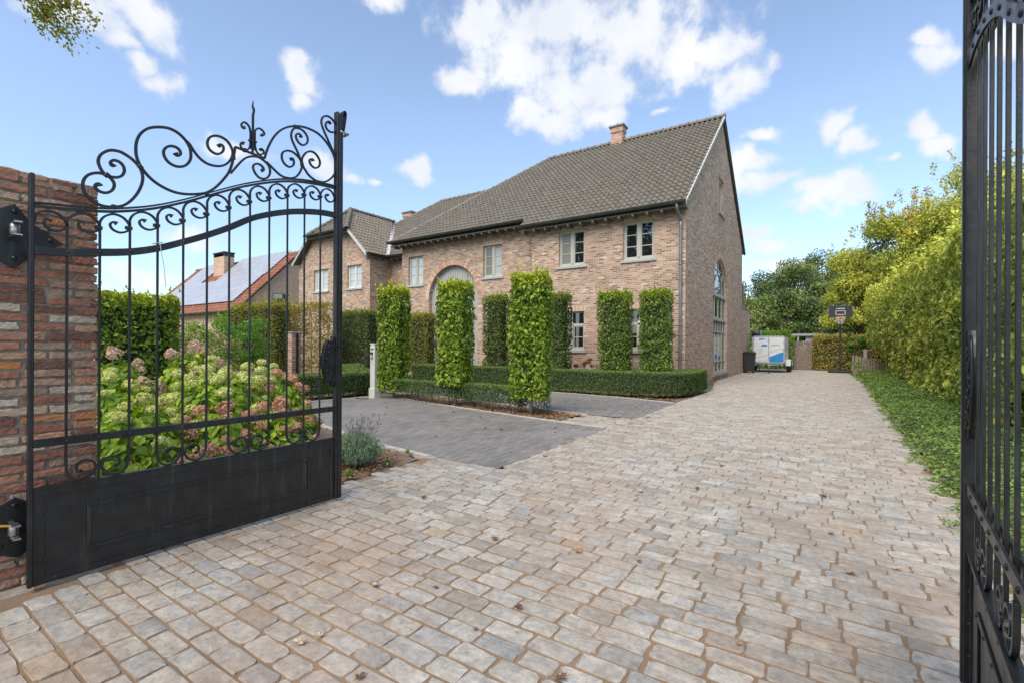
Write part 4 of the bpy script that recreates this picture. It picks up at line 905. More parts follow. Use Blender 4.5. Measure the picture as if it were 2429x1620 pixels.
# white painted lower corner bricks are left out; soldier arch over the gateway
mb = MB(); c = (-13.85, 3.46); r = 1.40
for i in range(46):
    a0 = math.pi*i/46; a1 = math.pi*(i+.86)/46
    mb.prism([(c[0]+r*math.cos(a0), YM-.004, c[1]+r*math.sin(a0)), (c[0]+r*math.cos(a1), YM-.004, c[1]+r*math.sin(a1)), (c[0]+(r+.22)*math.cos(a1), YM-.004, c[1]+(r+.22)*math.sin(a1)), (c[0]+(r+.22)*math.cos(a0), YM-.004, c[1]+(r+.22)*math.sin(a0))], (0,.03,0), random.randint(0,2))
b1 = simple('arch_brick_a', (.50,.31,.22), .85); b2 = simple('arch_brick_b', (.42,.23,.155), .85); b3 = simple('arch_brick_c', (.58,.42,.31), .85)
mb.build('door_arch', [b1,b2,b3], H)
# carriage door
dr = empty('carriage_door'); dr.parent = H; dr['label'] = 'tall arched grey-green boarded double door'
mb = MB(); pts = arch(-15.25,-12.45,-.05,3.46,24)
mb.prism([(a, YM+.20, b) for a, b in pts], (0,.05,0)); mb.build('boards', M['door_paint'], dr)
mb = MB()
for i in range(1, 20):
    x = -15.25+2.8*i/20; hz = 3.46+math.sqrt(max(0, 1.4**2-(x+13.85)**2)); mb.box(x-.008, x+.008, YM+.196, YM+.2, 0, hz-.03)
mb.build('grooves', M['groove'], dr)
mb = MB(); mb.box(-15.24,-12.46, YM+.17, YM+.2, 2.50, 2.56); mb.box(-15.24,-12.46, YM+.18, YM+.2, 2.43, 2.47); mb.build('transom', M['groove'], dr, bevel=.004)
mb = MB(); mb.ball((-13.0, YM+.16, 1.1), .035); mb.tube([(-13.0,YM+.16,1.1),(-13.0,YM+.2,1.1)], .015); mb.build('handle', M['steel'], dr)
# windows
window(H, ('y',YF), *W1, 'glass', 'glass', label='upper right front window with open dark glass')
window(H, ('y',YF), *W2, 'glass_screen', 'glass', label='upper front window with one screened casement')
window(H, ('y',YF), *LW1, 'glass', 'glass', bars=1, transom=2.08, label='ground floor window between clipped trees')
window(H, ('y',YF), *LW2, 'glass', 'glass', bars=1, transom=2.08, label='ground floor window half hidden by two clipped trees')
window(H, ('y',YM), *W3, 'glass_screen', 'glass_blind', label='upper window right of the arch, pale blind')
window(H, ('y',YM), *W4, 'glass_blind', 'glass_blind', label='upper window left of the arch, pale blind')
window(H, ('y',YL), *LWA, 'glass_blind', 'glass_blind', fr='frame_w'); window(H, ('y',YL), *LWB, 'glass_blind', 'glass_blind', fr='frame_w')
# tall arched gable window
gw = empty('arched_window'); gw.parent = H; gw['label'] = 'tall round-headed gable window with many panes'
X0 = XG-.10
mb = MB(); yc, r = 21.185, 1.515
def bar(y0, y1, z0, z1, d=.03): mb.box(X0-.03, X0+d, y0, y1, z0, z1)
mb.tube([(X0, yc+(r-.03)*math.cos(math.pi*i/26), 3.43+(r-.03)*math.sin(math.pi*i/26)) for i in range(27)], 1, rect=(.06,.06), up=(1,0,0))
bar(19.67, 19.73, .27, 3.43); bar(22.64, 22.70, .27, 3.43); bar(19.73, 22.64, .27, .36)
bar(19.73, 22.64, 3.37, 3.49, .05); bar(19.73, 22.64, 2.39, 2.52, .05)
mb.build('frame', M['frame'], gw, bevel=.004)
mb = MB(); bar(19.73, 22.64, 1.915, 1.945, .015); bar(19.73, 22.64, .735, .765, .015)
for i in (1,2,3): y = 19.73+2.91*i/4; bar(y-.014, y+.014, .36, 1.93, .012); bar(y-.014, y+.014, 2.52, 3.37, .012)
for i in range(1,6): y = 19.73+2.91*i/6; bar(y-.013, y+.013, 1.945, 2.39, .012)
for rr in (.82,): mb.tube([(X0, yc+rr*math.cos(math.pi*i/20), 3.49+rr*math.sin(math.pi*i/20)) for i in range(21)], 1, rect=(.03,.03), up=(1,0,0))
bar(yc-.014, yc+.014, 3.49+.82, 3.43+r-.05, .012); 
for sgn in (-1, 1): mb.tube([(X0, yc+sgn*.82*math.cos(.7), 3.49+.82*math.sin(.7)), (X0, yc+sgn*(r-.05)*math.cos(.75), 3.43+(r-.05)*math.sin(.75))], 1, rect=(.028,.028), up=(1,0,0))
bar(yc-.7, yc+.7, 4.45, 4.48, .01)
mb.build('glazing_bars', M['frame'], gw)
mb = MB(); mb.prism([(X0-.02, y, z) for y, z in arch(19.70,22.67,.30,3.43,24)], (-.006,0,0)); mb.build('pane', M['glass'], gw)
mb = MB(); mb.box(XG-.10, XG+.06, 19.57, 22.80, .17, .265); mb.build('sill', M['bluestone'], gw, bevel=.006)
mb = MB()
for i in range(44):
    a0 = math.pi*i/44; a1 = math.pi*(i+.84)/44; q = lambda a, k: (XG+.004, yc+k*math.cos(a), 3.43+k*math.sin(a))
    mb.prism([q(a0,r+.003), q(a1,r+.003), q(a1,r+.20), q(a0,r+.20)], (-.02,0,0), random.randint(0,2))
mb.build('brick_arch', [b1,b2,b3], gw)
sw = empty('slit_window'); sw.parent = H; sw['label'] = 'narrow window high in the gable'
mb = MB(); 
for (y0,y1,z0,z1) in ((20.64,20.72,6.80,8.25),(21.64,21.72,6.80,8.25),(20.72,21.64,8.17,8.25),(20.72,21.64,6.80,6.90),(21.15,21.21,6.90,8.17)): mb.box(XG-.15, XG-.08, y0, y1, z0, z1)
mb.build('frame', M['frame'], sw, bevel=.004)
mb = MB(); mb.box(XG-.135, XG-.125, 20.7, 21.66, 6.88, 8.19); mb.build('pane', M['glass'], sw)
mb = MB(); mb.box(XG-.10, XG+.06, 20.54, 21.82, 6.70, 6.795); mb.build('sill', M['bluestone'], sw, bevel=.006)
# roofs
sl = .81; mz = lambda y: 6.15+sl*(y-15.5)
RZ = mz(21.35)
up_f = (0, 1, sl); XR = -3.66
r1 = tiled_roof(H, 'roof', [(-9.78,15.05,mz(15.05)),(XR,15.05,mz(15.05)),(XR,21.35,RZ),(-12.03,21.35,RZ),(-17.35,15.50,mz(15.5)),(-9.78,15.50,mz(15.5))], (1,0,0), up_f, M['tile'], seed=11, lab='main roof, long grey pantile slope facing the drive')
ridge_tiles(r1, [(XR,21.35,RZ+.03),(-12.03,21.35,RZ+.03)], M['tile']); ridge_tiles(r1, [(-12.03,21.35,RZ+.03),(-17.38,15.46,mz(15.46)+.02)], M['tile'], r=.10)
mb = MB(); mb.add([(XR,21.35,RZ),(XR,27.25,RZ-sl*5.9),(-17.4,27.25,RZ-sl*5.9),(-12.03,21.35,RZ)], [(0,1,2,3)]); mb.add([(-12.03,21.35,RZ-.02),(-17.4,15.46,mz(15.46)-.03),(-17.4,27.25,6.05)], [(0,1,2)])
rb = mb.build('roof', M['tile'], H, recalc=False)
ry = 21.80; rz_ = 5.85+.83*(ry-16.65)
r2 = tiled_roof(H, 'roof', [(-18.98,16.65,5.85),(-17.62,16.65,5.85),(-12.5,ry,rz_),(-19.8,ry,rz_),(-22.05,19.65,8.34)], (1,0,0), (0,1,.83), M['tile'], seed=12, lab='rear roof slope above the hip line')
ridge_tiles(r2, [(-12.5,ry,rz_+.02),(-19.8,ry,rz_+.02),(-22.0,19.7,8.42)], M['tile'], r=.11)
mb = MB(); mb.add([(-12.5,ry,rz_),(-12.5,27,6),(-22,27,6),(-22,19.7,8.3),(-19.8,ry,rz_)], [(0,1,2,3,4)]); mb.build('roof', M['tile'], H, recalc=False)
# left wing, half-hipped
lx, lz, ls = -18.86, 5.85, .93; zl = lambda x: lz+ls*(lx-x)
r3 = tiled_roof(H, 'roof', [(lx,16.72,lz),(lx,15.33,lz),(-20.30,15.33,zl(-20.30)),(-22.0,16.9,zl(-22.0)),(-22.0,19.9,zl(-22.0))], (0,-1,0), (-1,0,ls), M['tile'], seed=13, lab='left wing roof slope')
r4 = tiled_roof(H, 'roof', [(-23.70,15.30,zl(-20.30)),(-20.30,15.30,zl(-20.30)),(-22.0,16.9,zl(-22.0))], (1,0,0), (0,1.6,1.55), M['tile'], seed=14, lab='half hip above the left gable')
tiled_roof(H, 'roof', [(-25.14,15.33,lz),(-25.14,23.5,lz),(-22.0,23.5,zl(-22.0)),(-22.0,16.9,zl(-22)),(-23.70,15.33,zl(-20.30))], (0,1,0), (1,0,ls), M['tile'], seed=15)
zt = zl(-22.0)
ridge_tiles(r3, [(-22.0,20.0,zt+.03),(-22.0,16.85,zt+.03)], M['tile']); ridge_tiles(r3, [(-22.0,16.85,zt+.03),(-20.26,15.26,zl(-20.30)+.03)], M['tile'], r=.12, L=.22); ridge_tiles(r3, [(-22.0,16.85,zt+.03),(-23.74,15.26,zl(-20.30)+.03)], M['tile'], r=.12, L=.22)
# valley, verges, gutters
mb = MB(); mb.prism([(-18.80,16.58,5.90),(-18.60,16.62,5.90),(-21.75,19.95,8.52),(-22.0,19.8,8.62)], (0,0,.03)); mb.build('valley', M['lead'], H)
mb = MB(); s3 = Vector((0,1,sl)).normalized(); 
a = Vector((XG+.03,15.05,mz(15.05)-.10)); b = Vector((XG+.03,21.30,RZ-.14)); c = Vector((XG+.03,27.25,RZ-sl*5.9-.10))
mb.prism([a, b, b+Vector((0,0,.15)), a+Vector((0,0,.13))], (.09,0,0), 0); mb.prism([b+Vector((0,0,.05)), c+Vector((0,0,.05)), c+Vector((0,0,.14)), b+Vector((0,0,.14))], (.05,0,0), 1)
mb.build('verge', [M['verge'], M['gutter']], H)
mb = MB(); z7 = zl(-20.30)
for sx in (1, -1):
    xe = -22.0+sx*(lx+22.0); xt = -22.0+sx*(-20.30+22.0)
    mb.prism([(xe,15.34,lz-.16),(xt,15.34,z7-.14),(xt,15.34,z7+.03),(xe,15.34,lz+.02)], (0,.035,0), 0)
    mb.prism([(xe,15.376,lz-.05),(xt,15.376,z7-.05),(xt,15.376,z7-.01),(xe,15.376,lz-.01)], (0,.32,0), 1)
mb.box(-23.70,-20.30,15.34,15.69,z7-.16,z7-.06, 1)
mb.build('verge', [M['verge'], M['soffit']], H)
gutter(H, (-9.80,14.98,mz(15.05)+.005), (XR-.02,14.98,mz(15.05)+.005), .085); gutter(H, (-17.38,15.42,mz(15.5)+.01), (-9.80,15.42,mz(15.5)+.01), .085)
gutter(H, (-23.75,15.22,z7+.02), (-20.25,15.22,z7+.02), .085); gutter(H, (lx+.06,15.34,lz), (lx+.06,16.58,lz), .085); gutter(H, (lx+.06,16.58,lz), (-17.1,16.58,lz), .085)
mb = MB(); mb.box(-9.78, XR-.04, 15.06, YF+.02, 5.62, 5.66); mb.box(-17.3, -9.80, 15.5, YM+.02, 5.95, 5.99); mb.box(-18.80,-17.02,16.64,17.04,5.70,5.73); mb.box(-18.97,-18.80,15.40,17.04,5.70,5.73); mb.build('soffit', M['soffit'], H)
brackets(H, (-9.75,15.04,0), (XR,15.04,0), (0,1,0), 5.575); brackets(H, (-17.25,15.5,0), (-9.8,15.5,0), (0,1,0), 5.905, .40); brackets(H, (-18.7,16.66,0), (-17.1,16.66,0), (0,1,0), 5.66, .4); brackets(H, (-18.80,15.5,0), (-18.80,16.7,0), (-1,0,0), 5.66, .4)
# downpipe
mb = MB(); mb.tube(catmull([(-3.95,15.0,5.70),(-3.95,15.02,5.58),(-3.93,15.18,5.42),(-3.92,15.32,5.28),(-3.92,15.35,5.1),(-3.92,15.35,2.5),(-3.92,15.35,0)], 4), .048, n=12)
for z in (3.9,2.0): mb.lathe([(.056,-.02),(.056,.02)], (-3.92,15.35,z), n=12)
mb.build('downpipe', M['zinc'], H)
chimney(H, -8.30, 21.30, .54, .42, 10.3, 11.60, True); chimney(H, -22.75, 22.05, .72, .55, 8.6, 9.95)

# neighbour's house with solar panels
Nb = empty('neighbour_house', (0,0,0), label='neighbouring house with orange tiled roof covered in solar panels', cat='house')
nz = lambda y: 3.45+1.0*(y-15.05)
mb = MB(); mb.add([(-31,15.35,0),(-31,23.3,0),(-31,23.3,3.5),(-31,19.3,7.45),(-31,15.35,3.55)], [(0,1,2,3,4)]); mb.add([(-46,15.35,0),(-31,15.35,0),(-31,15.35,3.5),(-46,15.35,3.5)], [(0,1,2,3)]); mb.add([(-46,15.35,0),(-46,23.3,0),(-46,23.3,3.5),(-46,19.3,7.45),(-46,15.35,3.55)], [(0,1,2,3,4)])
mb.build('wall', M['brick_far'], Nb, recalc=False)
nr = tiled_roof(Nb, 'roof', [(-46.1,15.05,3.45),(-30.85,15.05,3.45),(-30.85,19.35,nz(19.35)),(-46.1,19.35,nz(19.35))], (1,0,0), (0,1,1), M['tile_red'], pw=.22, ph=.32, seed=21)
ridge_tiles(nr, [(-46.1,19.35,nz(19.35)),(-30.85,19.35,nz(19.35))], M['tile_red'], r=.14)
tiled_roof(Nb, 'roof', [(-30.85,23.65,3.45),(-46.1,23.65,3.45),(-46.1,19.35,7.75),(-30.85,19.35,7.75)], (-1,0,0), (0,-1,1), M['tile_red'], pw=.22, ph=.32, seed=22)
up = Vector((0,1,1)).normalized(); nn = Vector((0,-1,1)).normalized()
pm = MB()
def panel(x0, y0):
    p = MB(); c = Vector((x0+.42, y0+.52, nz(y0+.52)))+nn*.13
    p.obox(c, (.36,0,0), up*.66, nn*.018); p = p.build('solar_panel', M['solar'], Nb)
    f = MB(); f.obox(c-up*.675, (.405,0,0), up*.015, nn*.024); f.obox(c+up*.675, (.405,0,0), up*.015, nn*.024); f.obox(c-Vector((.383,0,0)), (.022,0,0), up*.66, nn*.024); f.obox(c+Vector((.383,0,0)), (.022,0,0), up*.66, nn*.024); f.build('panel_frame', M['alu'], p)
for r_ in range(4):
    y0 = 15.62+r_*.98; xs = {0:(-44.9,-32.1),1:(-44.9,-32.1),2:(-44.9,-31.9),3:(-44.9,-31.9)}[r_]
    x = xs[1]-.85
    while x > xs[0]:
        if not (r_ >= 2 and -41.6 < x < -39.2) : panel(x, y0)
        x -= .845
mb = MB(); mb.box(-40.6,-38.9,18.2,18.95,5.9,8.15); ch = mb.build('chimney', M['brick_far'], Nb)
mb = MB(); mb.box(-40.65,-38.85,18.15,19.0,8.42,8.50)
for x in (-40.6,-39.0): mb.box(x, x+.12, 18.2, 18.95, 8.15, 8.42)
mb.build('chimney_hood', M['dark_plastic'], ch)
gutter(Nb, (-46.1,14.98,3.42), (-30.85,14.98,3.42), .09)
nw = empty('window'); nw.parent = Nb
mb = MB(); mb.box(-31.02,-30.97,17.55,18.75,3.55,4.80); mb.build('frame', M['groove'], nw)
mb = MB(); mb.box(-30.97,-30.96,17.63,18.2,3.62,4.72); mb.box(-30.97,-30.96,18.26,18.68,3.62,4.72); mb.build('pane', M['glass'], nw)
mb = MB(); mb.box(-30.96,-30.955,17.63,18.2,4.45,4.72); mb.build('blind', M['white'], nw)

# ---------------------------------------------------------------- plants
def leaves(name, P, Nn, size, m, parent=None, tip=None, fold=.35, aspect=.55, rnd=None, g=None, droop=.5):
    """one folded leaf per point: 4 corners, 2 triangles written as one quad pair"""
    g = g or rng; K = len(P); Nn = Nn/np.maximum(np.linalg.norm(Nn, axis=1, keepdims=True), 1e-6)
    size = np.broadcast_to(size, (K,))*g.uniform(.7, 1.25, K)
    d = g.normal(0, 1, (K,3)); d[:,2] -= droop*2; d -= Nn*(d*Nn).sum(1, keepdims=True); d /= np.maximum(np.linalg.norm(d, axis=1, keepdims=True), 1e-6)
    s = np.cross(Nn, d); h = size[:,None]
    a = P-d*h*.5; b = P+d*h*.5-Nn*h*.08; c = P-d*h*.06+s*h*aspect*.5+Nn*h*fold*.3; e = P-d*h*.06-s*h*aspect*.5+Nn*h*fold*.3
    V = np.stack([a, c, b, e], 1).reshape(-1,3); i = np.arange(K)*4
    F = np.concatenate([np.stack([i, i+1, i+2], 1), np.stack([i, i+2, i+3], 1)])
    at = {'rnd': np.repeat(rnd if rnd is not None else g.beta(2, 2, K), 4), 'tip': np.repeat(tip if tip is not None else np.zeros(K), 4)}
    return np_mesh(name, V, F, m, parent, at)
def lump(P, seed=0, f=3.0):
    """cheap smooth pseudo-noise in -1..1"""
    g = np.random.default_rng(seed); o = np.zeros(len(P))
    for k in range(5):
        w = g.normal(0, f*(1+.45*k), 3); o += np.sin(P@w+g.uniform(0, 6.3))/(1+.3*k)
    return o/3
def boxpts(x0, x1, y0, y1, z0, z1, dens, g, deep=.10, rough=.05, faces='xXyYZ', thin=None, seed=0, gaps=0.0, f=3.0):
    P = []; N_ = []
    for c in faces:
        if c in 'xX': A = (y1-y0)*(z1-z0)
        elif c in 'yY': A = (x1-x0)*(z1-z0)
        else: A = (x1-x0)*(y1-y0)
        n = int(A*dens); u = g.uniform(0,1,n); v = g.uniform(0,1,n)
        if c in 'xX': p = np.stack([np.full(n, x0 if c == 'x' else x1), y0+u*(y1-y0), z0+v*(z1-z0)], 1); nn = np.tile([-1. if c == 'x' else 1.,0,0], (n,1))
        elif c in 'yY': p = np.stack([x0+u*(x1-x0), np.full(n, y0 if c == 'y' else y1), z0+v*(z1-z0)], 1); nn = np.tile([0,-1. if c == 'y' else 1.,0], (n,1))
        else: p = np.stack([x0+u*(x1-x0), y0+v*(y1-y0), np.full(n, z1)], 1); nn = np.tile([0,0,1.], (n,1))
        P.append(p); N_.append(nn)
    P = np.concatenate(P); N_ = np.concatenate(N_); n = len(P)
    l = lump(P, seed, f)
    P = P+N_*(l*rough)[:,None]-N_*np.minimum(g.exponential(deep, n), deep*3.5)[:,None]
    if gaps:
        k = lump(P, seed+9, f*2.2) > -1.05+gaps*1.2; P = P[k]; N_ = N_[k]; n = len(P)
    # round the corners slightly
    c = np.array([(x0+x1)/2, (y0+y1)/2, (z0+z1)/2]); hlf = np.array([x1-x0, y1-y0, z1-z0])/2
    q = np.abs((P-c)/hlf); cr = np.clip(np.sort(q, 1)[:,1]-.82, 0, 1); P -= (P-c)*(cr*.35)[:,None]*np.array([1,1,.25])
    Nn = N_+g.normal(0, .8, (n,3)); Nn[:,2] += .3
    return P, Nn
def trunk(name, pts, rs, m, parent, n=8):
    mb = MB(); mb.tube(pts, rs, n=n); return mb.build(name, m, parent)
def core(parent, x0, x1, y0, y1, z0, z1, name='shade_core'):
    """solid box inside a clipped plant, coloured dark as the shade among its twigs"""
    mb = MB(); nx = max(2, int((x1-x0)/.3)); 
    mb.box(x0, x1, y0, y1, z0, z1); return mb.build(name, M['core_shade'], parent)
def twigs(name, parent, c0, n, L, spread, m, seed=0, r=.006, up=.7):
    g = random.Random(seed); mb = MB()
    for i in range(n):
        p = Vector(c0(g)); pts = [p]; d = Vector((g.uniform(-1,1)*spread, g.uniform(-1,1)*spread, up)).normalized()
        for k in range(4): d = (d+Vector((g.uniform(-.3,.3), g.uniform(-.3,.3), g.uniform(-.05,.25)))).normalized(); p = p+d*L/4; pts.append(p)
        mb.tube(pts, [r, r*.85, r*.7, r*.5, r*.3], n=4)
    return mb.build(name, m, parent, recalc=False)

def column_tree(x0, x1, y0, y1, z0, z1, matn, dens, size, label, group, seed, trunk_z=0, gaps=0.22, tipz=.35, cor=True, deep=.13, kind='hornbeam_column', rot=0.0, cat='clipped tree', rough=.085):
    g = np.random.default_rng(seed); cx, cy = (x0+x1)/2, (y0+y1)/2
    t = empty(kind, (cx, cy, 0), rot, label=label, cat=cat, group=group)
    X, Y = (x1-x0)/2, (y1-y0)/2
    P, Nn = boxpts(-X+.04, X-.04, -Y+.04, Y-.04, z0, z1, dens, g, deep=deep, rough=rough, seed=seed, gaps=gaps, f=4.5)
    # loose shoots above the clipped top and off the faces
    ns = int(22*(X+Y)); sp = []
    for i in range(ns):
        b = np.array([g.uniform(-X,X), g.uniform(-Y,Y), z1-.03]); L = abs(g.normal(0,.09))+.04; d = g.normal(0,.25,3); d[2] = 1
        for k in range(4): sp.append(b+d*L*(k+1)/4)
    sp = np.array(sp); P = np.concatenate([P, sp]); Nn = np.concatenate([Nn, g.normal(0,1,(len(sp),3))])
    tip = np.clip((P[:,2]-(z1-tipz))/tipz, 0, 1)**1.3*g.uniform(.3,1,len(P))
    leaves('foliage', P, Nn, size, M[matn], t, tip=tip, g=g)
    if cor: core(t, -X+.19, X-.19, -Y+.19, Y-.19, z0+.16, z1-.2)
    if trunk_z is not None:
        trunk('trunk', [(0,0,-.02),(.01,0,(z0+.2)*.6),(0,.01,z0+.5),(0,0,z1-.3)], [.04,.036,.032,.015], M['bark_pale'], t)
    if not cor or gaps > .3:
        twigs('branches', t, lambda r: (r.uniform(-X,X)*.7, r.uniform(-Y,Y)*.7, r.uniform(z0, z1-.6)), 26, .7, 1.4, M['bark'], seed, up=.5)
    return t
G1 = 'bright clipped hornbeam columns in the bed'
column_tree(-5.18,-4.41,7.45,8.22,.32,2.66,'hb_bright',1150,.095,'bright yellow-green clipped hornbeam column, nearest and largest of the three in the bed', G1, 31, rot=.25)
column_tree(-7.22,-6.50,7.66,8.40,.45,2.68,'hb_bright',1050,.095,'bright yellow-green clipped hornbeam column in front of the arched door', G1, 32, rot=.2)
column_tree(-9.46,-8.78,7.95,8.65,.20,2.74,'hb_bright',1000,.095,'bright clipped hornbeam column directly beside the charging post', G1, 33, rot=.25)
G2 = 'dark clipped hornbeam columns along the house front'
column_tree(-10.10,-9.22,13.1,13.9,.3,3.03,'hb_dark',900,.075,'dark green clipped column just right of the arched door', G2, 34)
column_tree(-7.85,-6.85,13.1,13.9,.3,2.98,'hb_dark',900,.075,'dark green clipped column left of the ground floor window', G2, 35)
column_tree(-5.90,-4.90,13.3,14.1,.3,2.95,'hb_mid',1000,.075,'mid-green clipped column second from the house corner', G2, 36, tipz=.5)
column_tree(-4.62,-3.72,13.3,14.1,.3,2.92,'hb_mid',1000,.075,'mid-green clipped column nearest the house corner and downpipe', G2, 37, tipz=.5)
column_tree(-14.3,-12.8,13.3,14.1,.3,2.58,'hb_olive',850,.075,'olive clipped hornbeam block in front of the left half of the arched door', G2, 38, tipz=.2)
G3 = 'clipped hornbeam blocks left of the house'
column_tree(-16.95,-14.65,12.0,12.8,.3,2.68,'hb_dark',750,.075,'dark clipped hornbeam block behind the charging post', G3, 39, tipz=.25)
column_tree(-18.0,-15.4,10.6,11.4,.3,2.90,'hb_brown',420,.085,'thin brown-turning clipped hornbeam block behind the free end of the left gate', G3, 40, gaps=.62, cor=False, tipz=.25, deep=.16)
column_tree(-20.3,-16.9,9.6,10.4,.3,2.88,'hb_olive',700,.085,'broad olive clipped hornbeam block under the neighbour gable', G3, 41, tipz=.35)
column_tree(-10.6,-8.95,1.2,3.62,.15,2.10,'hb_bright',1300,.075,'large green clipped hedge block behind the pink hydrangeas', G3, 42, tipz=.3, gaps=.05, kind='hornbeam_block', deep=.13, cat='hedge', rough=.05)

# low hedges
def path_hedge(name, pts, w, z0, z1, matn, dens, size, label, seed, group=None, stems=True, deep=.06, cor=True, skirt=0.0):
    g = np.random.default_rng(seed); P2 = [Vector((x,y,0)) for x,y in pts]; t = empty(name, P2[0], 0, label=label, cat='hedge', group=group)
    c = catmull(P2, 6); seg = [(b-a).length for a, b in zip(c[:-1], c[1:])]; L = sum(seg); cum = np.cumsum([0]+seg)
    C = np.array([tuple(p) for p in c]); H_ = z1-z0
    def at(s):
        i = np.clip(np.searchsorted(cum, s)-1, 0, len(seg)-1); f = (s-cum[i])/np.array(seg)[i]; p = C[i]+(C[i+1]-C[i])*f[:,None]
        d = C[i+1]-C[i]; d /= np.linalg.norm(d, axis=1, keepdims=True); return p, d
    n1 = int(L*H_*dens); n2 = int(L*w*dens); Ps = []; Ns = []
    for sgn in (-1, 1):
        s = g.uniform(0, L, n1); p, d = at(s); sd_ = np.stack([d[:,1], -d[:,0], 0*s], 1)*sgn; z = z0+H_*g.uniform(0,1,n1)**(.75 if skirt else 1)
        q = p+sd_*(w/2); q[:,2] = z; l = lump(q, seed, 4); q += sd_*(l*.03-np.minimum(g.exponential(deep, n1), deep*3))[:,None]
        Ps.append(q); Ns.append(sd_)
    s = g.uniform(0, L, n2); p, d = at(s); sd_ = np.stack([d[:,1], -d[:,0], 0*s], 1); q = p+sd_*(g.uniform(-.5,.5,n2)*w)[:,None]; q[:,2] = z1+lump(q, seed+1, 4)*.018-np.minimum(g.exponential(.03, n2), .12); Ps.append(q); Ns.append(np.tile([0,0,1.], (n2,1)))
    for e_, sgn in ((0,-1),(L,1)):
        n3 = int(w*H_*dens*1.3); p, d = at(np.full(n3, e_+(1e-6 if e_ == 0 else -1e-6))); sd_ = np.stack([d[:,1], -d[:,0], 0*d[:,0]], 1); q = p+sd_*(g.uniform(-.5,.5,n3)*w)[:,None]+d*sgn*(.02-np.minimum(g.exponential(deep, n3), .15))[:,None]; q[:,2] = z0+H_*g.uniform(0,1,n3); Ps.append(q); Ns.append(d*sgn)
    P = np.concatenate(Ps)-np.array([P2[0].x, P2[0].y, 0]); Nn = np.concatenate(Ns)+g.normal(0,.55,(len(P),3)); Nn[:,2] += .3
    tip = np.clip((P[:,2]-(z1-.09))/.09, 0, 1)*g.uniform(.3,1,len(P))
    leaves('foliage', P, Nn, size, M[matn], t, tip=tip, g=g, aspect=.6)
    if cor:
        mb = MB(); o = Vector((P2[0].x, P2[0].y, 0)); cc = c[::3]+[c[-1]]
        mb.tube([p-o+Vector((0,0,(z0+z1)/2-.01)) for p in cc], 1, rect=(w-.2, H_-.16), up=(0,0,1)); mb.build('shade_core', M['core_shade'], t)
    if stems:
        cl = [tuple(p-Vector((P2[0].x,P2[0].y,0))) for p in c]
        twigs('stems', t, lambda r: (lambda q: (q[0]+r.uniform(-.08,.08), q[1]+r.uniform(-.08,.08), 0))(cl[r.randrange(len(cl))]), int(L*9), z1*.95, .55, M['bark'], seed, r=.009, up=1.0)
    return t
path_hedge('low_hedge', [(-3.42,15.3),(-3.30,14.2),(-3.30,13.2),(-3.55,12.55),(-4.3,12.20),(-5.6,12.25),(-7.5,12.4),(-9.5,12.5),(-12.5,12.5)], .62, .06, .66, 'box', 2000, .042, 'long clipped dark green hedge curving from the house corner along the rear parking bay', 51, cor=True)
path_hedge('low_hedge', [(-15.5,12.0),(-13.9,10.8),(-12.9,9.9),(-11.6,9.15),(-10.6,8.6),(-10.45,7.6),(-10.6,6.2),(-10.9,5.0)], .75, .05, .62, 'box', 1900, .042, 'wide clipped hedge behind the charging post with a lighter green top', 52, cor=True)
path_hedge('low_hedge', [(-9.0,8.25),(-8.2,8.12),(-7.35,7.98),(-6.6,8.02)], .34, .16, .50, 'box', 2600, .040, 'thin leggy low hedge between the first and second bright columns', 53, cor=False, skirt=1)
path_hedge('low_hedge', [(-6.5,8.0),(-5.9,7.95),(-5.35,7.88),(-4.95,7.85)], .34, .14, .52, 'box', 2600, .040, 'thin leggy low hedge between the second and third bright columns', 54, cor=False, skirt=1)
path_hedge('low_hedge', [(-4.75,7.92),(-4.45,7.95)], .22, .06, .34, 'box', 900, .036, 'small straggly hedge remnant under the nearest bright column', 55, cor=False, skirt=1)

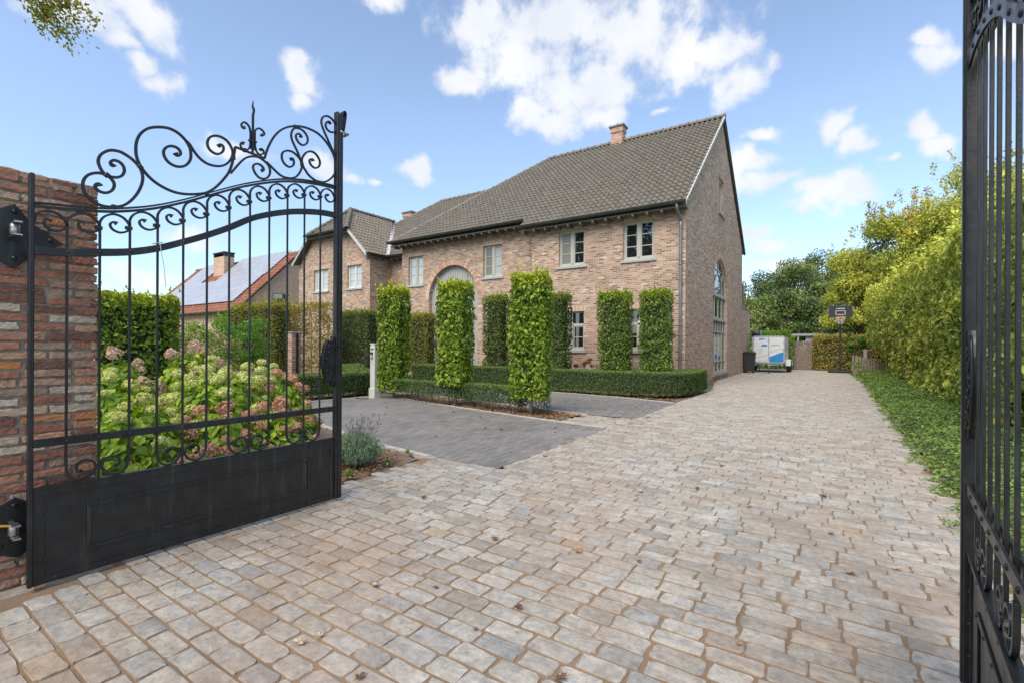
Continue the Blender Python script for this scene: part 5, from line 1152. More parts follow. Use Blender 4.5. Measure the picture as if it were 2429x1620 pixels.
# tall hedge along the right boundary
def tall_hedge():
    t = empty('tall_beech_hedge', (2.6, 8, 0), 0, label='tall yellow-green beech hedge running down the right side of the drive', cat='hedge')
    Ps = []; Ns = []; Sz = []; Tp = []
    for (y0, y1, dens, sz) in ((5.5,9.5,520,.13),(9.5,14,470,.135),(14,20,370,.14),(20,26,280,.15),(26,30.8,230,.155)):
        g = np.random.default_rng(int(y0*10)); n = int((y1-y0)*3.6*dens)
        y = g.uniform(y0, y1, n); zt = 3.42+.05*np.clip(y-12, 0, 30)+.12*np.sin(y*1.7)*np.sin(y*.63)+.10*np.sin(y*4.1+1); z = g.uniform(.02, 1, n)*zt
        x = 2.12-.10*np.clip((z-1)/2.4, 0, 1)-.55*np.clip((y-24)/7, 0, 1)*np.clip((z-1.0)/.6, 0, 1)+.25*np.clip((y-25)/3, 0, 1)*(z < 1.0)
        P = np.stack([x, y, z], 1); l = lump(P, 3, 1.6)+.6*lump(P, 4, 4.5); P[:,0] += -l*.15+np.minimum(g.exponential(.10, n), .5)
        Ps.append(P); Ns.append(np.tile([-1.,0,0], (n,1))); Sz.append(np.full(n, sz))
        n = int((y1-y0)*1.3*dens*.8); P = np.stack([g.uniform(1.95, 3.3, n), g.uniform(y0,y1,n), np.zeros(n)], 1)
        P[:,2] = 3.42+.05*np.clip(P[:,1]-12, 0, 30)+.12*np.sin(P[:,1]*1.7)*np.sin(P[:,1]*.63)+.10*np.sin(P[:,1]*4.1+1)+lump(P, 5, 3)*.16+g.exponential(.12, n)-.10
        Ps.append(P); Ns.append(np.tile([0.,0,1], (n,1))); Sz.append(np.full(n, sz))
    g = np.random.default_rng(9); P = np.concatenate(Ps); Nn = np.concatenate(Ns)+g.normal(0,.85,(len(P),3)); Nn[:,2] += .35
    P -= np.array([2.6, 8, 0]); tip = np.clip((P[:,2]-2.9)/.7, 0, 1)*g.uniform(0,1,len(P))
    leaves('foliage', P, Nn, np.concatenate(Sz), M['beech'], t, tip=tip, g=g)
    mb = MB(); mb.box(-.05, .6, -2.5, 22.5, .1, 3.0); mb.build('shade_core', M['core_shade'], t)
    for k in range(9): mb = MB(); y = -1+k*2.6+random.uniform(-.4,.4); mb.tube([(-.36,y,0),(-.34,y+.03,1.2),(-.25,y,2.6)], [.05,.04,.02]); mb.build('trunk', M['bark'], t)
tall_hedge()

def crown_tree(name, base, h, R_, matn, n, size, label, group, seed, clumps=26, zc=None, flat=.85, cat='tree', tipk=0.0, trunk_r=.16, lo=.25, sml=1.0, shoots=0):
    """tapered trunk, limbs reaching to leaf clumps spread unevenly through the crown"""
    g = np.random.default_rng(seed); r = random.Random(seed); t = empty(name, base, 0, label=label, cat=cat, group=group)
    zc = zc or h*.6; C = []
    for i in range(clumps):
        d = g.normal(0,1,3); d /= np.linalg.norm(d); k = g.uniform(.45, 1)**.6
        if d[2] < -.35: d[2] *= .4
        C.append(np.array([d[0]*R_*k, d[1]*R_*k, zc+d[2]*(h-zc)*k*flat]))
    C = np.array(C); cr = g.uniform(.20,.40,clumps)*R_*sml
    w = cr**2; idx = g.choice(clumps, n, p=w/w.sum()); d = g.normal(0,1,(n,3)); d /= np.linalg.norm(d, axis=1, keepdims=True)
    P = C[idx]+d*cr[idx][:,None]*(g.uniform(0,1,n)**.35)[:,None]*np.array([1.1,1.1,.8])
    P += g.normal(0,.06*R_/3,(n,3)); tone = g.uniform(-.25,.25,clumps)[idx]
    if shoots:      # upright leafy shoots standing out of the crown
        k = 26; hi = g.choice(clumps, shoots, p=np.exp(C[:,2]*.9)/np.exp(C[:,2]*.9).sum()); Q = []
        for c in hi:
            b = C[c]+g.normal(0,.6,3)*cr[c]; q = np.array([g.normal(0,.25), g.normal(0,.25), 1.0])*g.uniform(.7,1.7)*max(.9, cr[c]); Q.append(b+q*g.uniform(.2,1,(k,1))+g.normal(0,.07,(k,3)))
        Q = np.concatenate(Q); P = np.concatenate([P, Q]); d = np.concatenate([d, g.normal(0,1,(len(Q),3))]); tone = np.concatenate([tone, np.full(len(Q), .05)])
    ok = P[:,2] > .3; P = P[ok]; d = d[ok]; tone = tone[ok]; n = len(P)
    rnd = np.clip(g.beta(2,2,n)+tone, 0, 1); Nn = d+g.normal(0,.7,(n,3)); Nn[:,2] += .4
    ztop = P[:,2].max(); tip = np.clip((P[:,2]-(ztop-tipk))/max(tipk,.01), 0, 1)**.7*(lump(P, seed, .9) > -.15)*g.uniform(.2,1,n) if tipk else None
    leaves('crown', P, Nn, size, M[matn], t, tip=tip, g=g, rnd=rnd)
    mb = MB(); mb.tube([(0,0,-.1),(r.uniform(-.1,.1),0,h*.25),(r.uniform(-.2,.2),r.uniform(-.2,.2),h*.5),(0,0,h*.82)], [trunk_r, trunk_r*.8, trunk_r*.55, trunk_r*.15], n=8)
    for i in range(0, clumps, 2):
        c = C[i]; z0 = max(.8, min(c[2]-.3*R_, h*.6)); mb.tube([(0,0,z0*.8),(c[0]*.45,c[1]*.45,(z0+c[2])*.5),tuple(c)], [trunk_r*.4, trunk_r*.22, trunk_r*.07], n=5)
    mb.build('trunk', M['bark'], t); return t
GM = 'yellowing maples behind the tall hedge'
crown_tree('maple_tree', (3.95,37.0,0), 10.6, 3.7, 'maple', 52000, .17, 'large yellow-green maple with red shoot tips above the tall hedge', GM, 61, clumps=80, zc=5.4, tipk=3.0, sml=.75, shoots=110)
crown_tree('maple_tree', (1.6,35.8,0), 6.6, 2.0, 'maple', 15000, .15, 'smaller golden maple behind the basketball hoop', GM, 62, clumps=36, zc=3.6, sml=.8, shoots=30)
crown_tree('maple_tree', (7.0,37.2,0), 12.2, 4.0, 'maple', 44000, .18, 'tall green and yellow maple just left of the right gate end', GM, 63, clumps=70, zc=6.2, tipk=.8, sml=.75, shoots=60)
crown_tree('maple_tree', (6.6,28.0,0), 9.4, 3.3, 'maple', 30000, .15, 'yellow-green maple seen between the right gate bars', GM, 64, clumps=50, zc=5.2, sml=.8, shoots=40)
crown_tree('evergreen_shrub', (1.15,30.9,0), 2.5, .55, 'shrub', 2600, .09, 'dark evergreen shrub right of the basketball pole', None, 65, clumps=10, zc=1.5, cat='shrub', trunk_r=.04)
GF = 'tall trees far behind the garden'
ft = []
for i, (u, d, h, Rr, mt) in enumerate([(1735,70,10.2,4.6,0),(1775,60,10.6,4.2,0),(1815,72,11.2,4.6,1),(1850,64,11.6,4.4,0),(1885,58,11.6,4.0,1),(1918,66,13.4,4.6,0),(1955,60,12.8,4.3,0),(1990,66,13.0,4.6,0),(2030,62,12.2,4.4,0),(2080,68,12.4,4.8,1),(1700,74,10.5,4.6,1),(1795,52,7.4,3.4,1),(1870,50,7.6,3.4,0),(1935,50,8.2,3.2,1),(2040,48,8.0,3.6,0),(2120,55,10,4.2,0),(2200,55,10,4.4,1),(2300,55,10,4.6,0)]):
    a = (u-1214.5)/1130; x = d*(-.5556+a*.8315); y = d*(.8315+a*.5556)
    lab = ['first far oak from the left above the extension','dark oak above the trailer, left of the pale tree','pale green ash in the middle distance above the trailer','dark broad oak above the wooden door','light green ash left of the backboard','tallest dark oak just left of the basketball backboard','tall dark oak directly above the basketball backboard','dark oak right of the backboard against the maple','dark oak mostly hidden by the golden maple','far ash hidden behind the maple','pale tree at the far left behind the house extension','lower pale tree in front of the far oaks','lower dark tree in front of the far oaks','lower pale tree beside the basketball pole','low dark tree hidden behind the golden maple','far tree behind the right maples, first','far tree behind the right maples, second','far tree behind the right maples, third'][i]
    crown_tree('far_tree', (x, y, 0), h, Rr, 'oak_far2' if mt else 'oak_far', 9000, .30, lab, GF, 70+i, clumps=34, zc=h*.5, flat=1.0, trunk_r=.3)
# street trees on the other side of the road, seen only in the window glass
GS = 'street trees behind the camera'
for i, (x, y, h, lab) in enumerate([(-13,-14,18,'street tree across the road, left'), (-5,-17,16,'street tree across the road, centre'), (-21,-13,18,'street tree across the road, second from left'), (-30,-11,17,'street tree across the road, far left')]):
    crown_tree('street_tree', (x, y, 0), h, 5.6, 'oak_far', 9000, .42, lab, GS, 90+i, clumps=38, zc=h*.58, trunk_r=.3)
# oak whose lowest twigs hang into the top left corner
def oak():
    t = crown_tree('oak_tree', (-16.0,-1.0,0), 12, 3.0, 'oak', 5000, .10, 'oak with a leafy branch hanging into the top left of the view', None, 95, clumps=20, zc=9.3, trunk_r=.25)
    g = np.random.default_rng(4); o = np.array([-16.0,-1.0,0]); C = []
    mb = MB(); A = Vector((.4,.4,6.4)); ends = [(-10.95,2.30,6.75),(-10.75,2.42,6.45),(-10.5,2.66,6.52),(-10.55,2.52,6.25),(-10.95,2.25,6.55),(-10.35,2.8,6.75),(-10.75,2.5,6.95),(-11.1,2.2,6.9),(-10.6,2.55,7.05)]
    hub = Vector((-11.1,2.15,7.3))-Vector(o)
    mb.tube([A, A.lerp(hub,.5)+Vector((0,0,.5)), hub], [.09,.05,.02])
    P = []
    for e in ends:
        e = Vector(e)-Vector(o); mid = hub.lerp(e,.5)+Vector((random.uniform(-.05,.05),random.uniform(-.05,.05),.06)); mb.tube([hub, mid, e], [.010,.006,.003], n=4)
        for k in range(105):
            f = random.uniform(.35,1.02); q = hub.lerp(e, f)+Vector([random.gauss(0,.085) for _ in range(3)]); P.append(tuple(q))
    mb.build('bough', M['bark'], t)
    P = np.array(P); leaves('hanging_leaves', P, g.normal(0,1,(len(P),3)), .075, M['oak'], t, g=g)
oak()

# boundary planting at the far end
def hedge_block(name, x0, x1, y0, y1, z0, z1, matn, dens, size, label, seed, **k):
    return column_tree(x0, x1, y0, y1, z0, z1, matn, dens, size, label, None, seed, trunk_z=None, kind=name, cat='hedge', **k)
hedge_block('beech_hedge', -.95, 4.5, 33.0, 33.8, .02, 2.05, 'hb_brown', 520, .10, 'brown-green clipped beech hedge right of the garden door, behind the hoop', 101, tipz=.3)
hedge_block('climber_hedge', -4.3, -1.95, 33.4, 34.2, .02, 2.32, 'ivy', 420, .11, 'bright green climber on the back boundary above the trailer', 102, tipz=.3)
hedge_block('climber_hedge', -1.98, -1.75, 33.0, 33.5, .02, 1.95, 'hb_mid', 600, .09, 'narrow hedge strip between trailer and garden door', 103, tipz=.3)
# bushes beyond the flower bed
crown_tree('shrub', (-13.3,5.6,0), 1.9, 1.0, 'olivebush', 4200, .07, 'pale green loose shrub between the hedge block and the hornbeams', 'shrubs behind the hydrangeas', 111, clumps=18, zc=1.0, cat='shrub', trunk_r=.04)
crown_tree('shrub', (-15.0,7.6,0), 2.2, .9, 'shrub', 4200, .08, 'dense feathery deep green shrub behind the lime hydrangeas', 'shrubs behind the hydrangeas', 112, clumps=16, zc=1.2, cat='shrub', trunk_r=.04)
crown_tree('shrub', (-26.0,12.6,0), 3.0, 1.7, 'ivy', 3600, .13, 'bright green climber below the neighbour gutter', 'shrubs behind the hydrangeas', 113, clumps=16, zc=1.9, cat='shrub', trunk_r=.06)
crown_tree('shrub', (-31.0,12.4,0), 2.7, 2.0, 'olivebush', 3600, .12, 'pale shrub below the left end of the neighbour roof', 'shrubs behind the hydrangeas', 114, clumps=16, zc=1.6, cat='shrub', trunk_r=.06)
# tall grasses with airy plumes behind the olive hornbeam
def plume_grass(x, y, h, seed, label):
    r = random.Random(seed); mb = MB()
    for i in range(70):
        a = r.uniform(0, 6.28); l = h*r.uniform(.6,1.05); s = r.uniform(.1,.55); mb.tube([(0,0,0),(s*.3*math.cos(a),s*.3*math.sin(a),l*.55),(s*math.cos(a),s*math.sin(a),l)], [.008,.006,.004], n=3)
        if i % 2 == 0:
            for k in range(7):
                z = l-.05*k; mb.tube([(s*math.cos(a),s*math.sin(a),z),(s*math.cos(a)+r.uniform(-.08,.08),s*math.sin(a)+r.uniform(-.08,.08),z+.08)], .006, n=3)
    o = mb.build('plume_grass', M['plume'], None, recalc=False, loc=(x,y,0)); return tag(o, label, 'ornamental grass', 'plume grasses')
M['plume'] = simple('plume_straw', (.34,.33,.12), .9)
plume_grass(-20.5,11.4,3.55,1,'feathery grass rising before the neighbour wall, left clump'); plume_grass(-19.0,11.5,3.35,2,'feathery grass between the olive and the brown hornbeam')
plume_grass(-21.8,11.2,3.2,3,'feathery grass at the left edge of the olive hornbeam')

# ground cover strip along the drive
def cover():
    Ps = []; Sz = []
    for (y0, y1, dens, sz) in ((-1,4.5,2600,.038),(4.5,8,2100,.042),(8,14,1100,.052),(14,22,600,.065),(22,30,420,.075)):
        g = np.random.default_rng(int(y0)+50); n = int((y1-y0)*1.75*dens); y = g.uniform(y0,y1,n)
        ed = np.interp(y, [-1,4.7,22,31], [.93,.84,1.06,.90]); x = ed-.05+.06*np.sin(y*5)+.04*np.sin(y*13)+g.uniform(0,1,n)*1.8
        z = .04+.16*np.clip((x-ed)/.22, 0, 1)+.06*lump(np.stack([x,y,0*x],1), 2, 3)+.03*lump(np.stack([x,y,0*x],1), 6, 11); z *= np.where(y > 20, 1.1, 1)
        ok = (y > 3.0) | (x > 1.05); P = np.stack([x, y, np.maximum(z-np.minimum(g.exponential(.03,n),.1), .0)], 1)[ok]; Ps.append(P); Sz.append(np.full(len(P), sz))
    P = np.concatenate(Ps); g = np.random.default_rng(1); Nn = g.normal(0,.5,(len(P),3)); Nn[:,2] += 1; Nn[:,0] -= .3
    return tag(leaves('ground_cover', P, Nn, np.concatenate(Sz), M['cover'], g=g, droop=0), 'low leafy green ground cover between the drive and the tall hedge', 'ground cover', kind='stuff')
cover()

# hydrangeas
def head_mesh(name, m, r, seed, cone=0.0):
    g = np.random.default_rng(seed); n = 260; d = g.normal(0,1,(n,3)); d /= np.linalg.norm(d, axis=1, keepdims=True); d = d[d[:,2] > -.6]; n = len(d)
    P = d*r*(g.uniform(.86,1.06,n))[:,None]*np.array([1,1,.78]); 
    if cone: P[:,2] = P[:,2]*1.5; P[:,:2] *= (1.05-cone*np.clip(P[:,2]/r, 0, 1.4)/1.6)[:,None]
    o = leaves(name, P, d+g.normal(0,.35,(n,3)), r*.34, M[m], g=g, aspect=.95, fold=.1, droop=0)
    me = o.data; bpy.data.objects.remove(o); return me
HM = {'pink': [head_mesh('flower_head', 'hyd_pink', .082, s) for s in (1,2,3)], 'lime': [head_mesh('flower_head', 'hyd_lime', .085, s) for s in (4,5,6)], 'rose': [head_mesh('flower_head', 'hyd_rose', .10, s, .6) for s in (7,8)]}
def hydrangea(x, y, R_, h, kind, nh, label, seed, lean=(0,0)):
    nh = int(nh*(1.6 if kind == 'lime' else 1.45))
    g = np.random.default_rng(seed); t = empty('hydrangea', (x,y,0), 0, label=label, cat='hydrangea', group='hydrangeas in the front bed')
    n = int(1050*R_*R_*4*h/1.0); a = g.uniform(0,6.283,n); ph = g.uniform(0,1,n)
    rr = R_*np.sqrt(g.uniform(.1,1,n)); zz = h*.92*(1-(rr/R_)**2.4*.65)*g.uniform(.12,1,n)**.5
    P = np.stack([rr*np.cos(a), rr*np.sin(a), zz], 1); Nn = np.stack([np.cos(a)*.7, np.sin(a)*.7, np.full(n,.8)], 1)+g.normal(0,.35,(n,3))
    leaves('foliage', P, Nn, .110, M['hyd_leaf'], t, g=g, aspect=.68, fold=.25, droop=.7)
    mb = MB(); r = random.Random(seed)
    for i in range(nh):
        k = (i+.5)/nh; a = i*2.4+r.uniform(-.3,.3); q = R_*math.sqrt(k)*1.02; z = h*(1.0-(q/R_)**2.2*.62)+r.uniform(-.08,.05)
        p = Vector((q*math.cos(a)+lean[0]*.2, q*math.sin(a)+lean[1]*.2, max(.12, z)))
        o = bpy.data.objects.new('flower_head', r.choice(HM[kind])); col.objects.link(o); o.parent = t; o.location = p
        o.rotation_euler = (r.gauss(0,.35)-math.sin(a)*.5*k, r.gauss(0,.35)+math.cos(a)*.5*k, r.uniform(0,6)); s = r.uniform(.52,1.0); o.scale = (s,s,s*r.uniform(.85,1.05))
        mb.tube([(q*.25*math.cos(a), q*.25*math.sin(a), 0), (q*.7*math.cos(a), q*.7*math.sin(a), z*.55), tuple(p-Vector((0,0,.03)))], [.006,.005,.004], n=4)
    mb.build('stems', M['hyd_stem'], t)
M['hyd_stem'] = simple('green_stem', (.16,.20,.05), .7)
for a in [(-4.80,2.78,.42,.70,'pink',16,'pink hydrangea nearest the free end of the left gate'),(-4.85,2.25,.48,.72,'pink',15,'pink hydrangea low behind the middle of the left gate'),
          (-5.62,3.22,.50,.98,'pink',18,'taller dusky pink hydrangea left of the lavender'),(-6.45,3.45,.55,1.08,'lime',18,'lime hydrangea at the back right of the bed'),
          (-5.6,2.6,.62,1.06,'lime',22,'lime hydrangea, large and rounded, in the middle of the bed'),(-6.6,2.9,.6,1.08,'lime',18,'lime hydrangea behind the middle gate bars'),
          (-5.0,1.65,.50,.82,'lime',12,'lime hydrangea beside the brick pillar'),(-6.2,1.75,.6,1.02,'lime',12,'lime and cream hydrangea behind the pillar edge'),
          (-7.3,2.1,.6,1.22,'rose',12,'pale rose cone-flowered hydrangea left at the back'),(-7.5,3.1,.5,1.34,'rose',7,'tallest rose hydrangea with upright cones before the green shrubs'),
          (-4.45,1.95,.34,.42,'pink',9,'small low pink hydrangea at the edge of the bed'),(-7.9,1.4,.5,1.15,'rose',8,'pale rose hydrangea just right of the pillar')]:
    hydrangea(*a, seed=int(abs(a[0])*100+a[1]*10))
# lavender
def lavender(x, y, R_, h, label, seed):
    g = random.Random(seed); t = empty('lavender', (x,y,0), 0, label=label, cat='lavender'); mb = MB(); sp = MB(); Vn = []; Nn = []
    for i in range(520):
        a = g.uniform(0,6.283); l = h*g.uniform(.45,.85); s = R_*math.sqrt(g.uniform(0,1)); e = Vector((s*math.cos(a), s*math.sin(a), l*(1-.35*(s/R_)**2))); b = Vector((e.x*.25, e.y*.25, .02))
        mb.tube([b, b.lerp(e,.5)+Vector((0,0,.03)), e], [.003,.003,.001], n=3)
        for k in range(14):
            f = g.uniform(.35,1); q = b.lerp(e,f); Vn.append(tuple(q+Vector([g.gauss(0,.012) for _ in range(3)]))); Nn.append((g.gauss(0,1),g.gauss(0,1),g.gauss(0,.4)))
    mb.build('stems', M['hyd_stem'], t, recalc=False)
    leaves('foliage', np.array(Vn), np.array(Nn), .042, M['lav'], t, aspect=.22, droop=-1.2, g=np.random.default_rng(seed))
    for i in range(34):
        a = g.uniform(-1.2,1.8); s = R_*g.uniform(.2,1.15); l = h*g.uniform(.9,1.3); e = Vector((s*math.cos(a), s*math.sin(a), l)); b = Vector((e.x*.4,e.y*.4,.2)); sp.tube([b, b.lerp(e,.6), e-Vector((0,0,.04))], .0016, n=3); sp.tube([e-Vector((0,0,.04)), e-Vector((0,0,.02)), e], [.003,.006,.002], n=5)
    sp.build('flower_spikes', M['lav_fl'], t, recalc=False)
lavender(-4.22,3.32,.28,.46,'silvery green lavender clump beside the free end of the left gate', 5)
lavender(-4.75,3.70,.20,.36,'smaller lavender clump behind the first, against the paving kerb', 6)

# leaf litter in the bed corner and beneath the clipped trees
def litter(poly, n, z, seed, size=.035, name='leaf_litter', label='dry brown leaf litter on the bed soil'):
    g = np.random.default_rng(seed); xs = [p[0] for p in poly]; ys = [p[1] for p in poly]; x = g.uniform(min(xs),max(xs),n*3); y = g.uniform(min(ys),max(ys),n*3); k = inpoly(x,y,poly); x = x[k][:n]; y = y[k][:n]
    P = np.stack([x,y,z+g.uniform(0,.02,len(x))],1); Nn = g.normal(0,.4,(len(x),3)); Nn[:,2] += 1
    return tag(leaves(name, P, Nn, size, M['litter'], g=g, droop=0, aspect=.8), label, 'leaf litter', kind='stuff')
litter([(-3.72,1.1),(-3.82,2.79),(-3.97,3.7),(-4.3,4.0),(-5.5,3.6),(-6.5,1.5)], 5200, .022, 1)
litter(BED1, 2200, .01, 2, .045, label='dry leaves and bark scraps under the bright hornbeam columns')
litter([(-3.1,12.2),(-8,12.15),(-8,11.98),(-4.4,11.82),(-3.1,11.9)], 500, .0, 3, .05, label='dry leaves along the foot of the long hedge')
# weeds at the cobble edge
def weed(x, y, r, n, seed, label):
    g = np.random.default_rng(seed); P = np.stack([g.normal(x,r,n), g.normal(y,r*.6,n), .02+g.exponential(.018,n)], 1); Nn = g.normal(0,.5,(n,3)); Nn[:,2] += .8
    return tag(leaves('weed_tuft', P, Nn, .028, M['cover'], g=g), label, 'weed', 'small weeds at the paving edge')
weed(-3.98,3.55,.022,150,1,'small green weed tuft near the bed corner by the grey paving'); weed(-3.93,3.0,.03,220,2,'mossy weed strip at the bed edge beside the lavender'); weed(-4.2,4.05,.018,90,3,'tiny weed tuft against the pale kerb')

# fallen leaves scattered on the paving: every leaf its own thing
def leaf_thing():
    me_list = []
    for s in range(3):
        g = random.Random(s); mb = MB(); pts = []
        for i in range(14):
            a = 2*math.pi*i/14; r_ = .034*(1 if i % 2 else .55)*g.uniform(.8,1.2); pts.append((r_*math.cos(a)*1.25, r_*math.sin(a), .010+.016*abs(math.cos(a*1.5+s))*g.uniform(.6,1.1)))
        mb.add([(0,0,.006)]+pts, [(0,i+1,(i+1)%14+1) for i in range(14)]); mb.tube([(0,0,.006),(-.03,.004,.012),(-.055,.0,.008)], .0018, n=4)
        o = mb.build('fallen_leaf', M[('litter_a','litter_b','litter_c')[s]], recalc=False); me_list.append(o.data); bpy.data.objects.remove(o)
    return me_list
M['litter_a'] = simple('dry_leaf_tan', (.42,.24,.12), .8, 0, .3, 30); M['litter_b'] = simple('dry_leaf_brown', (.17,.085,.045), .8, 0, .3, 30); M['litter_c'] = simple('dry_leaf_pale', (.52,.42,.28), .8, 0, .3, 30)
LM = leaf_thing(); r = random.Random(12)
spots = []
for i in range(60):
    y = 1.2+r.random()**1.6*17; x = r.uniform(-2.9, .8); spots.append((x, y, 'dry fallen leaf lying on the cobbled drive', 'fallen leaves on the cobbles', .012))
for i in range(34):
    x = r.uniform(-8.5,-3.1); y = r.uniform(4.5,7.2) if i < 22 else r.uniform(9.2,11.3); spots.append((x, y, 'dry fallen leaf lying on the grey parking paving', 'fallen leaves on the grey paving', .008))
for x, y, lb, gp_, z in spots:
    o = bpy.data.objects.new('fallen_leaf', r.choice(LM)); col.objects.link(o); o.location = (x,y,z); o.rotation_euler = (r.uniform(-.2,.2), r.uniform(-.2,.2), r.uniform(0,6.28)); s = r.uniform(.35,.95); o.scale = (s,s,s); tag(o, lb, 'fallen leaf', gp_)

# ---------------------------------------------------------------- objects
def charging_post():
    t = empty('charging_post', (-9.5,8.03,0), 0, label='off-white car charging post with a black cable plugged in', cat='charging post')
    m = M['off_white']; h = .085
    mb = MB(); mb.box(-h,h,-h,h,.24,1.33); mb.build('post', m, t, bevel=.008)
    mb = MB(); mb.box(-h-.02,h+.02,-h-.02,h+.02,-.02,.25); mb.build('plinth', m, t, bevel=.006)
    mb = MB(); mb.box(-h-.008,h+.008,-h-.008,h+.008,1.33,1.36); mb.build('cap', m, t, bevel=.008)
    mb = MB(); mb.box(h,h+.004,-.035,.045,1.17,1.25); sc = mb.build('display', M['dark_plastic'], t)
    mb = MB(); mb.box(h+.004,h+.006,-.02,.03,1.18,1.22); mb.build('screen', M['glass'], sc)
    mb = MB(); mb.box(h,h+.003,-.02,.02,1.085,1.09); mb.box(h,h+.003,-.02,-.015,1.09,1.125); mb.box(h,h+.003,-.05,.05,1.045,1.055); mb.build('printed_mark', M['grey_print'], t)
    mb = MB(); mb.box(-.045,.045,-h-.004,-h,1.20,1.235); mb.build('display', M['dark_plastic'], t)
    so = MB(); so.lathe([(.032,0),(.032,.03),(.022,.035)], (0,-h,1.12), n=12, axis=(0,-1,0)); so.lathe([(.020,0),(.020,.02)], (0,-h,1.00), n=12, axis=(0,-1,0)); so.build('socket', M['dark_plastic'], t)
    pg = MB(); pg.tube(catmull([(0,-h-.02,1.12),(0,-h-.09,1.11),(-.02,-h-.16,1.07),(-.04,-h-.20,1.03)],3), [.024]*5+[.020]*3+[.016]*2, n=8); pg = pg.build('plug', M['black'], t)
    cb = MB(); cb.tube(catmull([(-.04,-h-.20,1.03),(-.10,-h-.28,.80),(-.14,-h-.36,.45),(-.16,-h-.40,.12),(-.05,-h-.36,.02),(.1,-h-.20,.02)],6), .011, n=6); cb.build('cable', M['black'], pg)
    cb = MB(); cb.tube(catmull([(-.06,-h-.0,1.33),(-.12,-.12,1.25),(-.14,-.20,1.12),(-.10,-.26,1.08)],5), .010, n=6); cb.build('cable', M['black'], t)
charging_post()

def trailer():
    t = empty('box_trailer', (-2.72,28.6,0), 0, label='white box trailer with blue and grey print, parked at the end of the drive', cat='trailer')
    w, z0, z1, L_ = .745, .52, 1.93, 2.6
    mb = MB(); mb.box(-w,w,0,L_,z0,z1); b = mb.build('body', M['white'], t, bevel=.015)
    mb = MB()
    for x in (-w, w-.04): mb.box(x-.004, x+.044, -.012, .05, z0, z1)
    mb.box(-w,w,-.012,.05,z1-.05,z1+.006); mb.box(-w-.01,w+.01,-.012,.05,z0-.02,z0+.04); mb.box(w-.004,w+.012,0,L_,z1-.05,z1+.006); mb.box(w-.004,w+.012,0,L_,z0-.02,z0+.03); mb.box(-.02,.02,-.010,.0,z0+.04,z1-.05)
    mb.build('edge_trim', M['grey_metal'], b)
    def decal(pts, m, y=-.006, nm='print'):
        q = MB(); q.prism([(x,y,z) for x,z in pts], (0,.005,0)); q.build(nm, M[m], b)
    decal([(.04,.56),(.69,.56),(.69,1.10),(.45,1.02),(.22,.90),(.04,.84)], 'blue')
    decal([(-.50,1.72),(-.42,1.80),(-.18,1.80),(-.12,1.78),(-.34,1.72)], 'blue'); decal([(-.36,1.38),(-.33,1.48),(-.08,1.48),(-.06,1.38)], 'blue')
    decal([(.10,1.42),(.10,1.47),(.52,1.47),(.52,1.42)], 'grey_print'); decal([(-.66,.74),(-.05,.88),(-.05,.95),(-.66,.80)], 'grey_print2'); decal([(-.66,.56),(-.05,.56),(-.05,.66),(-.40,.66),(-.66,.62)], 'grey_print2'); decal([(.04,1.10),(.25,1.18),(.55,1.28),(.68,1.30),(.68,1.24),(.4,1.17),(.04,1.03)], 'grey_print2')
    for i in range(4): decal([(-.5,1.02+.06*i),(-.5,1.04+.06*i),(-.22,1.04+.06*i),(-.22,1.02+.06*i)], 'grey_print2')
    q = MB()
    for i, c in enumerate('ABCDE'): q.box(w+.002, w+.006, .5+i*.28, .62+i*.28, 1.15, 1.55)
    q.build('side_lettering_blocks', M['grey_print'], b)
    for x in (-.03, .03):
        for z in (.75, 1.7): q = MB(); q.box(x-.02,x+.02,-.022,-.01,z-.03,z+.03); q.build('hinge', M['grey_metal'], b)
    for z in (.8,1.2,1.6): q = MB(); q.box(w-.10,w-.03,-.022,-.01,z-.02,z+.02); q.build('door_catch', M['grey_metal'], b)
    mb = MB(); mb.box(-w,w,.05,L_,.44,.52); mb.box(-.65,-.58,.0,L_,.36,.44); mb.box(.58,.65,0,L_,.36,.44); mb.tube([(-.60,.05,.42),(-.04,-1.05,.42)], .03, n=6); mb.tube([(.60,.05,.42),(.04,-1.05,.42)], .03, n=6); mb.build('chassis', M['grey_metal'], t)
    mb = MB(); mb.box(-.04,.04,-1.32,-1.0,.38,.46); mb.lathe([(.05,0),(.05,.07)], (0,-1.32,.38), n=10); mb.build('coupling', M['dark_plastic'], t)
    j = MB(); j.tube([(.10,-.95,.12),(.10,-.95,.72)], .022, n=8); j.tube([(.10,-.95,.72),(.17,-.95,.74)], .01, n=6); j = j.build('jockey_wheel', M['grey_metal'], t)
    q = MB(); q.lathe([(.04,-.03),(.09,-.02),(.09,.02),(.04,.03)], (.10,-.95,.09), n=14, axis=(1,0,0)); q.build('tyre', M['rubber'], j)
    for sx in (-1, 1):
        for y in (1.0, 1.75):
            wl = MB(); wl.lathe([(.17,-.08),(.27,-.09),(.31,-.05),(.31,.05),(.27,.09),(.17,.08)], (sx*.86,y,.31), n=22, axis=(1,0,0)); wl = wl.build('wheel', M['rubber'], t)
            q = MB(); q.lathe([(.03,.03),(.08,.05),(.17,.02),(.175,-.02)], (sx*.88,y,.31), n=16, axis=(sx,0,0)); q.build('rim', M['grey_metal'], wl)
        mg = MB(); x0, x1 = sorted((sx*.755, sx*.98)); pr = [(.60,.36),(.62,.58),(.75,.67),(2.0,.67),(2.13,.58),(2.15,.36)]
        mg.tube([((x0+x1)/2, y, z) for y, z in pr], 1, rect=(.012,abs(x1-x0)), up=(1,0,0)); mg.box(x0,x1,.585,.60,.36,.66); mg.build('mudguard', M['white'], t)
        q = MB(); q.box(sx*.70-.05, sx*.70+.05, -.03, -.01, .455, .505); q.build('marker_lamp', M['red_lamp'] if sx > 0 else M['white'], t)
